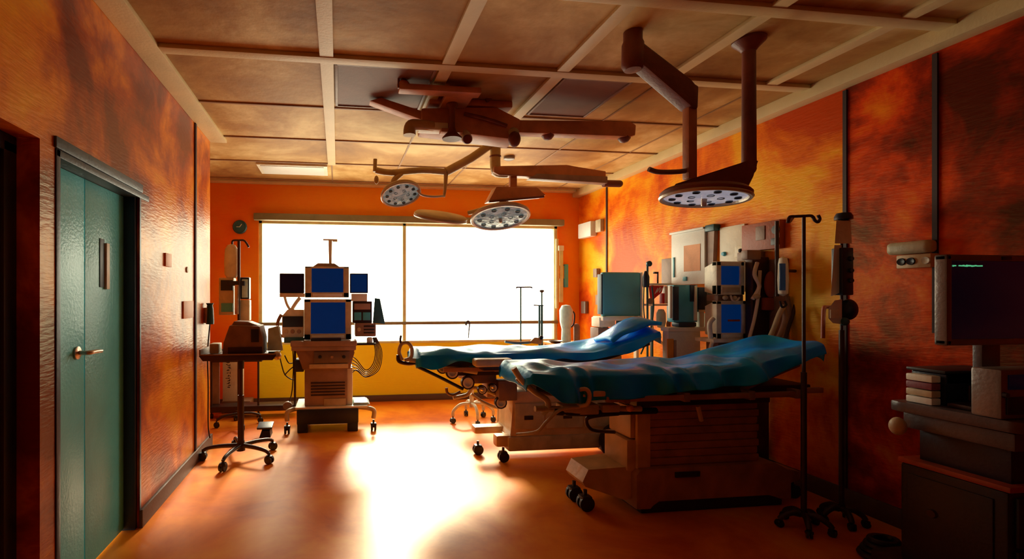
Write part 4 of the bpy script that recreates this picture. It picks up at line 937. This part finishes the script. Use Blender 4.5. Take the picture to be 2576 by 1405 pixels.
MD = thing('pump_module', 'dark vertical pump module with round dials on the right pole', 'pump', (X(2132, Yq), Yq-.04, Z(2132, 745, Yq)))
mdo = obj('casing', MB().pix(2120, 622, 2148, 742, Yq-.05, .07, .008), 'navy', MD)
for k, yy in enumerate((650, 680, 705)): obj('dial', MB().lathe(P(2140, yy, Yq-.05), [(0, 0), (.015, 0), (.013, .01), (0, .01)], (0, -1, 0), 16), 'navy', mdo)
# wall socket box on right wall
SK = thing('outlet_box', 'long tan outlet box with dark sockets on the right wall', 'outlet', (WR-.05, 2.42, 1.5))
yA, yB = Yat(2345, WR-.05), Yat(2258, WR-.05)
sko = obj('box', MB().span(WR-.06, WR-.001, yA, yB, Z(2300, 674, 2.4), Z(2300, 640, 2.4), .006), 'woodlt', SK)
obj('upper_cover', MB().span(WR-.075, WR-.001, yA+.0, yB+.05, Z(2300, 638, 2.4), Z(2300, 606, 2.4), .03, 4), 'tan', SK)
for pxs, m_ in ((2268, 'black'), (2292, 'navy'), (2330, 'cream')):
    yy = Yat(pxs, WR-.06); obj('socket', MB().lathe((WR-.06, yy, Z(2300, 657, 2.4)), [(0, 0), (.022, 0), (.02, .008), (.008, .003), (0, .003)], (-1, 0, 0), 20), m_, sko)
# round dark device low by the wall (behind the table)
FN = thing('floor_canister', 'round grey canister on the floor behind the right end of the nearer table', 'canister', (X(2000, 3.45), 3.45, 0))
cq = (X(1985, 3.5), 3.5)
obj('drum', MB().lathe((min(cq[0], WR-.14), cq[1], .25), [(0, -.08), (.10, -.08), (.115, -.05), (.115, .05), (.10, .08), (0, .08)], (0, -1, 0)), 'silver', FN)
obj('foot', MB().span(min(cq[0], WR-.14)-.09, min(cq[0], WR-.14)+.09, 3.43, 3.57, 0, .15, .015), 'iron', FN)

# ================================================================== FOREGROUND CART + MONITOR
KX, KN, KF = 2.65, 1.57, 1.96
CT2 = thing('equipment_cart', 'dark equipment cart with drawers in the right foreground', 'cart', (2.95, 1.75, 0))
obj('worktop', MB().prism([(KX, KN), (KX+.02, KN-.03), (3.36, KN-.03), (3.36, KF+.02), (KX-.01, KF+.02), (KX-.02, KF-.02)], .865, .915, 'XY', .012), 'cartlt', CT2)
obj('apron', MB().span(KX+.02, 3.34, KN+.0, KF-.01, .79, .862, .008), 'cartlt', CT2)
obj('upper_cabinet', MB().span(KX+.07, 3.33, KN+.04, KF-.04, .64, .79, .006), 'cart', CT2)
obj('middle_shelf', MB().span(KX+.015, 3.34, KN+.01, KF+.01, .62, .645, .008), 'rust', CT2)
cab = obj('lower_cabinet', MB().span(KX+.02, 3.33, KN+.02, KF-.0, .16, .62, .012), 'cart', CT2)
obj('drawer', MB().span(KX+.05, 3.30, KN+.006, KN+.022, .40, .60, .006), 'navy', cab); obj('drawer', MB().span(KX+.05, 3.30, KN+.006, KN+.022, .18, .385, .006), 'navy', cab)
obj('side_panel', MB().span(KX+.012, KX+.022, KN+.06, KF-.03, .22, .58, .006), 'cart', cab); obj('side_lock', MB().lathe((KX+.012, 1.83, .43), [(0, 0), (.02, 0), (.016, .01), (0, .01)], (-1, 0, 0), 18), 'iron', cab)
bs = obj('base', MB().span(KX-.02, 3.34, KN, KF+.10, .09, .16, .014), 'black', CT2)
for xx in (KX+.03, 3.28):
    for yy in (KN+.06, KF+.06): caster(xx, yy, .04, bs)
obj('bumper_knob', MB().ball((KX-.035, KF-.03, .80), .035, (.9, .9, 1.2)), 'tan', CT2)
# floor bundle near the cart
CBu = MB(); gx, gy = 2.92, 2.22
for k in range(4):
    r_ = .10-.014*k
    CBu.tube([(gx+r_*1.1*math.cos(a*.5236), gy+r_*.8*math.sin(a*.5236), .018+.026*k) for a in range(12)]+[(gx+r_*1.1, gy, .02+.026*k)], .016, 8, 3)
solo('coiled_cable', CBu, 'black', 'black coil of cable on the floor behind the foreground cart', 'cable')
# organiser with small boxes
zk = .916
OR = thing('organiser_tray', 'black organiser tray on the back corner of the foreground cart', 'tray', (KX+.2, KF-.06, zk))
x0, x1 = KX+.07, KX+.07+.30
y0o = KF-.14
b = MB(); b.span(x0, x1, y0o, y0o+.13, zk, zk+.012, .003); b.span(x0, x1, y0o, y0o+.008, zk, zk+.10, .003); b.span(x0, x1, y0o+.122, y0o+.13, zk, zk+.145, .003); b.span(x0, x0+.008, y0o, y0o+.13, zk, zk+.14, .003); b.span(x1-.008, x1, y0o, y0o+.13, zk, zk+.14, .003)
obj('bin', b, 'navy', OR); obj('lid_rail', MB().span(x0-.02, x1+.01, y0o-.01, y0o+.14, zk+.145, zk+.16, .006), 'black', OR)
obj('label_plate', MB().span(x0+.12, x0+.21, y0o-.006, y0o+.001, zk+.02, zk+.09, .002), 'silver', OR)
for k, m_ in enumerate(('white', 'tan', 'purple', 'cream')):
    solo('small_packet', MB().span(KX+.008, KX+.058, KF-.13, KF-.03, zk+.001+.034*k, zk+.032+.034*k, .006), m_, ['white packet at the bottom of the little stack by the organiser tray', 'tan packet second from the bottom of the little stack', 'plum packet second from the top of the little stack', 'cream packet on top of the little stack by the organiser tray'][k], 'packet', 'packets stacked on the foreground cart')
# big monitor
YM = 1.72
BG = thing('large_monitor', 'large dark flat monitor with dull silver bezel on the foreground cart', 'monitor', (3.0, YM+.06, zk))
x0, x1 = X(2382, YM), X(2382, YM)+.62; z0, z1 = Z(2470, 868, YM), Z(2470, 640, YM)
fr = MB(); bw = .028
fr.span(x0, x1, YM, YM+.045, z0, z0+bw, .008); fr.span(x0, x1, YM, YM+.045, z1-bw, z1, .008); fr.span(x0, x0+bw, YM, YM+.045, z0, z1, .008); fr.span(x1-bw, x1, YM, YM+.045, z0, z1, .008)
fr.span(x0+.01, x1-.01, YM+.02, YM+.05, z0+.01, z1-.01, .006)
bz = obj('bezel', fr, 'silver', BG)
obj('screen', MB().span(x0+bw-.002, x1-bw+.002, YM+.010, YM+.022, z0+bw-.002, z1-bw+.002, 0), 'screendk', bz)
tx_ = MB(); cur = x0+bw+.014; rr = random.Random(9)
for k in range(15):
    w_ = rr.uniform(.004, .009); hh = rr.uniform(.005, .009)
    if k == 2: cur += .012
    tx_.box((cur+w_/2, YM+.0085, z1-bw-.020+rr.uniform(-.001, .001)), (w_, .002, hh), bv=0); cur += w_+.0025
obj('text_line', tx_, 'green', bz, 'green line of text')
obj('webcam', MB().span(x0+.28, x0+.33, YM-.004, YM+.01, z1-.022, z1-.006, .003), 'black', bz)
obj('stand_neck', MB().span((x0+x1)/2-.05, (x0+x1)/2+.05, YM+.05, YM+.085, zk+.02, z0+.12, .008), 'cartlt', BG)
obj('stand_base', MB().span(x0+.13, x1-.12, YM-.03, YM+.088, zk+.0005, zk+.02, .006), 'iron', BG)
# lower small console under it
SC2 = thing('control_console', 'small console with dark screen below the large monitor', 'console', (3.0, YM-.08, zk))
cx_ = X(2505, 1.62)
cs = obj('casing', MB().span(cx_-.03, cx_+.42, 1.585, 1.68, zk+.001, zk+.20, .01), 'silver', SC2)
obj('screen', MB().span(cx_+.0, cx_+.38, 1.580, 1.588, zk+.12, zk+.18, .002), 'screendk', cs); obj('keypad', MB().span(cx_-.01, cx_+.38, 1.578, 1.588, zk+.02, zk+.09, .003), 'navy', cs)
obj('knob', MB().lathe((cx_-.02+.002, 1.585, zk+.10), [(0, 0), (.012, 0), (.01, .012), (0, .012)], (0, -1, 0), 16), 'black', cs)

# ================================================================== CEILING LAMPS
def lamp_head(root, c, r, axis, shell, lens, handle=True, depth=.10):
    """axis points the way the lamp shines"""
    ax = Vector(axis).normalized(); c = Vector(c)
    h = obj('lamp_head', MB().lathe(c, [(0, -depth), (r*.25, -depth), (r*.45, -depth*.75), (r*.92, -.03), (r, -.012), (r, .004), (r*.96, .008), (r*.93, 0)], ax, 48), shell, root)
    obj('rim', MB().lathe(c, [(r*.90, .002), (r*.99, .002), (r*1.02, .012), (r*.99, .022), (r*.92, .020), (r*.90, .006)], ax, 48), 'rim', h)
    obj('lens', MB().lathe(c, [(r*.93, .006), (r*.7, .014), (r*.3, .018), (0, .019)], ax, 48), lens, h)
    q = ax.to_track_quat('Z', 'Y').to_matrix().to_4x4()
    for ring, n in ((.35, 5), (.7, 10)):
        for k in range(n):
            a = 2*math.pi*k/n+.3
            pods = MB().lathe(c+q.to_3x3() @ Vector((r*ring*math.cos(a), r*ring*math.sin(a), .013)), [(0, .004), (r*.07, .004), (r*.085, .008), (r*.085, 0)], ax, 12)
            obj('light_pod', pods, 'tealdk' if lens == 'lens' else 'navy', h)
    if handle: obj('handle', MB().lathe(c, [(r*.07, .01), (r*.06, .05), (r*.05, .06), (0, .062)], ax, 16), 'steel', h)
    return h
# right lamp
Yr2 = 2.49
R1 = thing('surgical_light', 'dark surgical light at right on two ceiling arms, pale lens facing down', 'surgical light', (X(1885, Yr2), Yr2, CEIL))
cxx = X(1884, Yr2)
obj('ceiling_flange', MB().lathe((cxx, Yr2, CEIL), [(0, -.001), (.085, -.001), (.085, -.015), (.05, -.05), (.036, -.07), (0, -.07)]), 'armdark', R1)
obj('drop_column', MB().cyl((cxx, Yr2, CEIL-.05), (cxx, Yr2, 2.16), .034, .037, 24).ball((cxx, Yr2, 2.15), .037), 'armdark', R1)
lc = P(1772, 492, 2.45)
obj('yoke', MB().hull([(cxx-.03, Yr2-.03, 2.19), (cxx+.03, Yr2-.03, 2.19), (cxx-.03, Yr2+.03, 2.19), (cxx+.03, Yr2+.03, 2.19), (cxx-.0, Yr2-.03, 2.10), (cxx+.02, Yr2+.03, 2.10), P(1700, 462, 2.46), P(1695, 468, 2.5), P(1880, 470, 2.46), P(1880, 475, 2.52)]), 'armdark', R1)
lamp_head(R1, lc, .225, (-.08, -.0, -1), 'armdark', 'lensb', depth=.07)
kx_ = X(1592, 2.5)
obj('ceiling_joint', MB().lathe((kx_, 2.5, CEIL-.001), [(0, 0), (.05, 0), (.05, -.05), (.058, -.07), (.06, -.19), (.045, -.215), (0, -.22)]), 'armdark', R1)
e = P(1742, 248, 2.5); s0 = P(1600, 140, 2.5)
obj('diagonal_arm', MB().prism([(s0.x, s0.z+.065), (s0.x, s0.z-.06), (e.x-.045, e.z-.06), (e.x, e.z-.075), (e.x+.005, e.z+.055), (e.x-.05, e.z+.075)], 2.455, 2.545, 'XZ', .012), 'armdark', R1)
vx = X(1735, 2.5)
obj('drop_arm', MB().span(vx-.028, vx+.028, 2.472, 2.528, Z(1735, 452, 2.5), e.z-.03, .012), 'arm', R1)
obj('side_bar', MB().tube([P(1632, 425, 2.5), P(1655, 432, 2.5), P(1700, 432, 2.5), P(1735, 428, 2.5)], .014), 'brown', R1)

# centre boom assembly near the ceiling
Yk = 3.5
CB2 = thing('ceiling_boom', 'brown ceiling boom with long horizontal arm and small hanging spot domes', 'ceiling boom', (X(1200, Yk), Yk, CEIL))
zbm = Z(1200, 315, Yk)
bx_ = MB(); bx_.prism([(X(1062, Yk), Z(1062, 322, Yk)), (X(1300, Yk), Z(1300, 352, Yk)), (X(1312, Yk), Z(1312, 300, Yk)), (X(1250, Yk), Z(1250, 268, Yk)), (X(1060, Yk), Z(1060, 270, Yk))], Yk, Yk+.22, 'XZ', .02)
obj('housing', bx_, 'arm', CB2)
obj('mount_plate', MB().span(X(1080, Yk), X(1290, Yk), Yk+.0, Yk+.24, CEIL-.05, CEIL-.001, .01), 'arm', CB2)
obj('mount_stem', MB().span(X(1120, Yk), X(1260, Yk), Yk+.04, Yk+.2, 2.72, CEIL-.04, .01), 'arm', CB2)
obj('long_arm', MB().prism([(X(1290, Yk), Z(1290, 298, Yk)), (X(1590, Yk), Z(1590, 302, Yk)), (X(1605, Yk), Z(1605, 312, Yk)), (X(1603, Yk), Z(1603, 338, Yk)), (X(1590, Yk), Z(1590, 341, Yk)), (X(1290, Yk), Z(1290, 330, Yk))], Yk+.02, Yk+.12, 'XZ', .012), 'arm', CB2)
def dome(px, py, Y, r, m='armdark'):
    c = P(px, py, Y); return obj('spot_dome', MB().lathe(c, [(0, -r), (r*.6, -r*.8), (r*.95, -r*.35), (r, .0), (r*.9, r*.15), (0, r*.2)], (0, 0, 1), 24), m, CB2)
dome(1378, 337, Yk+.07, .05); dome(1570, 344, Yk+.07, .05)
obj('left_arm', MB().prism([(X(930, Yk), Z(930, 262, Yk+.1)), (X(1070, Yk), Z(1070, 300, Yk)), (X(1075, Yk), Z(1075, 278, Yk)), (X(960, Yk), Z(960, 240, Yk))], Yk+.03, Yk+.13, 'XZ', .01), 'arm', CB2)
Yn_ = 3.2
obj('upper_bar', MB().pix(1005, 213, 1212, 229, Yn_, .09, .012), 'arm', CB2)
obj('hanger', MB().cyl(P(1003, 222, Yn_+.02), (X(1003, Yn_+.02), Yn_+.02, CEIL-.001), .008), 'armdark', CB2)
obj('bar_joint', MB().ball(P(1015, 215, Yn_+.04), .045, (1, 1, .8)), 'arm', CB2)
obj('bar_link', MB().span(X(1130, Yn_), X(1200, Yn_), Yn_+.05, Yk+.08, Z(1160, 229, Yn_), Z(1160, 229, Yn_)+.035, .008), 'arm', CB2)
obj('spindle', MB().lathe(P(1137, 350, Yk-.08), [(0, -.0), (.07, .0), (.072, .012), (.035, .05), (.022, .09), (.022, .22), (.042, .245), (.042, .26), (0, .262)], n=28), 'armdark', CB2)
obj('spindle_bracket', MB().pix(1110, 322, 1165, 332, Yk-.06, .08, .008), 'arm', CB2)
obj('slanted_rib', MB().tube([P(1168, 286, Yk-.01), P(1220, 298, Yk-.02), P(1275, 316, Yk-.01)], .014), 'armdark', CB2)
obj('left_lamp', MB().tube([P(1090, 318, Yk), P(1050, 314, Yk-.02), P(1032, 318, Yk-.02), P(1030, 340, Yk-.02)], .036, r1=.048), 'armolive', CB2)
obj('left_lamp_cover', MB().pix(1055, 306, 1128, 326, Yk-.03, .1, .012), 'cream', CB2)
obj('spot_tube', MB().cyl(P(1168, 340, Yk+.03), P(1176, 350, Yk-.06), .045, .038), 'cream', CB2)
obj('spot_tube_end', MB().cyl(P(1175, 350, Yk-.058), P(1176, 351, Yk-.075), .036, .030), 'armdark', CB2)
obj('front_lamp', MB().ball(P(1294, 350, Yk-.03), .052, (.9, .9, 1.15)), 'armdark', CB2)
obj('front_lamp_cover', MB().ball(P(1290, 335, Yk+.02), .05, (1, .8, .9)), 'tan', CB2)
obj('end_clip', MB().box(P(1228, 250, Yk), (.05, .05, .03), rotm('Y', -35), .006), 'armdark', CB2)

# far lamps hanging from a jointed arm
Yf = 4.40
C3 = thing('surgical_light', 'jointed surgical light in the middle with round glass lamp before the window', 'surgical light', (X(1245, Yf), Yf, CEIL))
xj = X(1246, Yf)
obj('ceiling_mount', MB().lathe((xj, Yf, CEIL-.001), [(0, 0), (.07, 0), (.07, -.02), (.05, -.04), (0, -.04)]), 'armolive', C3)
obj('drop_joint', MB().tube([(xj, Yf, CEIL-.02), (xj, Yf, Z(1246, 380, Yf)), (xj, Yf, Z(1246, 418, Yf)), P(1252, 432, Yf), P(1275, 434, Yf)], .050, 16, 4), 'armolive', C3)
obj('collar', MB().cyl((xj, Yf, Z(1246, 396, Yf)), (xj, Yf, Z(1246, 392, Yf)), .055), 'armdark', C3)
obj('main_arm', MB().prism([(X(1238, Yf), Z(1238, 420, Yf)), (X(1420, Yf), Z(1420, 418, Yf)), (X(1518, Yf), Z(1518, 433, Yf)), (X(1518, Yf), Z(1518, 458, Yf)), (X(1345, Yf), Z(1345, 447, Yf)), (X(1250, Yf), Z(1250, 443, Yf)), (X(1238, Yf), Z(1238, 436, Yf))], Yf-.05, Yf+.05, 'XZ', .014), 'arm', C3)
obj('arm_cover', MB().prism([(X(1325, Yf), Z(1325, 452, Yf)), (X(1345, Yf), Z(1345, 440, Yf)), (X(1520, Yf), Z(1520, 447, Yf)), (X(1520, Yf), Z(1520, 464, Yf))], Yf-.062, Yf+.03, 'XZ', .006), 'brownmid', C3)
obj('arm_end', MB().cyl(P(1518, 461, Yf), P(1558, 462, Yf), .034, .034).ball(P(1558, 462, Yf), .034), 'armdark', C3)
obj('lamp_stem', MB().pix(1284, 440, 1301, 474, Yf-.02, .05, .006), 'arm', C3)
hs = MB(); hs.prism([(X(1244, Yf), Z(1244, 472, Yf)), (X(1345, Yf), Z(1345, 474, Yf)), (X(1368, Yf), Z(1368, 494, Yf)), (X(1225, Yf), Z(1225, 508, Yf))], Yf-.06, Yf+.10, 'XZ', .01)
obj('lamp_bracket', hs, 'arm', C3)
obj('bracket_bar', MB().tube([P(1230, 506, Yf-.08), P(1300, 500, Yf-.08), P(1368, 494, Yf-.08)], .012), 'armdark', C3)
lamp_head(C3, P(1258, 545, Yf-.05), .275, (0, -.28, -1), 'rim', 'lens', depth=.12)
obj('lamp_neck', MB().tube([P(1270, 500, Yf), P(1262, 520, Yf), P(1258, 532, Yf)], .04), 'arm', C3)
# edge-on wing lamp over the window
wg = lamp_head(C3, P(1108, 545, Yf+.15), .26, (-.10, .32, -1), 'armolive', 'lens', handle=False, depth=.045)
obj('wing_arm', MB().tube([P(1178, 535, Yf+.1), P(1200, 530, Yf+.05), P(1230, 520, Yf)], .022), 'armolive', C3)
# left branch
C4a = obj('left_arm', MB().tube([P(1238, 360, Yf), P(1185, 398, Yf), P(1122, 432, Yf)], .040, 14, 3), 'armolive', C3)
obj('left_arm_bar', MB().tube([P(1122, 432, Yf), P(1060, 428, Yf), P(985, 434, Yf), P(945, 428, Yf)], .030, 14, 3), 'armolive', C3)
obj('left_drop', MB().tube([P(1122, 436, Yf), P(1120, 470, Yf), P(1117, 495, Yf)], .022, 12, 3, .012), 'armolive', C3)
obj('left_tip', MB().cyl(P(944, 400, Yf), P(943, 432, Yf), .018).ball(P(947, 452, Yf), .022, (1, 1, 1.8)), 'armolive', C3)
obj('small_lamp_neck', MB().tube([P(1010, 436, Yf), P(990, 455, Yf), P(995, 470, Yf)], .026), 'armolive', C3)
lamp_head(C3, P(1008, 487, Yf-.05), .185, (.15, -.45, -1), 'armolive', 'lens', depth=.10, handle=False)
obj('lamp_handle', MB().tube([P(1050, 478, Yf-.1), P(1062, 490, Yf-.1), P(1090, 494, Yf-.08), P(1118, 492, Yf-.02)], .010), 'rim', C3)
solo('smoke_detector', MB().lathe(P(1281, 399, 4.9).xy.to_3d()+Vector((0, 0, CEIL-.001)), [(0, 0), (.06, 0), (.058, -.025), (.04, -.035), (0, -.036)]), 'silver', 'small grey smoke detector on the ceiling near the window', 'smoke detector')

# ================================================================== LIGHT, WORLD, CAMERA
wd = bpy.data.worlds.new('World'); sc.world = wd; wd.use_nodes = True
wd.node_tree.nodes['Background'].inputs[0].default_value = (1.0, .93, .68, 1); wd.node_tree.nodes['Background'].inputs[1].default_value = 7.5
sl = bpy.data.lights.new('Sun', 'SUN'); sl.energy = 7.5; sl.angle = math.radians(11); sl.color = (1, .88, .62)
so_ = bpy.data.objects.new('Sun', sl); COL.objects.link(so_); so_.location = (3, 9, 5)
so_.rotation_euler = Vector((-.12, -1, -.60)).to_track_quat('-Z', 'Y').to_euler()
pl_ = bpy.data.lights.new('WindowPortal', 'AREA'); pl_.shape = 'RECTANGLE'; pl_.size = wx1-wx0; pl_.size_y = wz1-wz0
pl_.cycles.is_portal = True
po_ = bpy.data.objects.new('WindowPortal', pl_); COL.objects.link(po_); po_.location = ((wx0+wx1)/2, YB+.13, (wz1+wz0)/2)
po_.rotation_euler = Vector((0, -1, 0)).to_track_quat('-Z', 'Y').to_euler()
cam = bpy.data.cameras.new('Camera'); co_ = bpy.data.objects.new('Camera', cam); COL.objects.link(co_)
co_.location = (0, 0, CAMZ); co_.rotation_euler = (math.pi/2, 0, -TH)
cam.sensor_fit = 'HORIZONTAL'; cam.sensor_width = 36; cam.lens = 36*F_PX/2576
cam.shift_x = (1288-PPX)/2576; cam.shift_y = (HOR-702.5)/2576
cam.clip_start = .02; cam.clip_end = 60
sc.camera = co_
vs = sc.view_settings; vs.view_transform = 'Standard'; vs.look = 'None'; vs.gamma = 1; vs.exposure = -0.05; vs.use_curve_mapping = False
sc.cycles.max_bounces = 10; sc.cycles.diffuse_bounces = 3; sc.cycles.glossy_bounces = 5
sc.cycles.use_denoising = True
sc.cycles.sample_clamp_indirect = 8
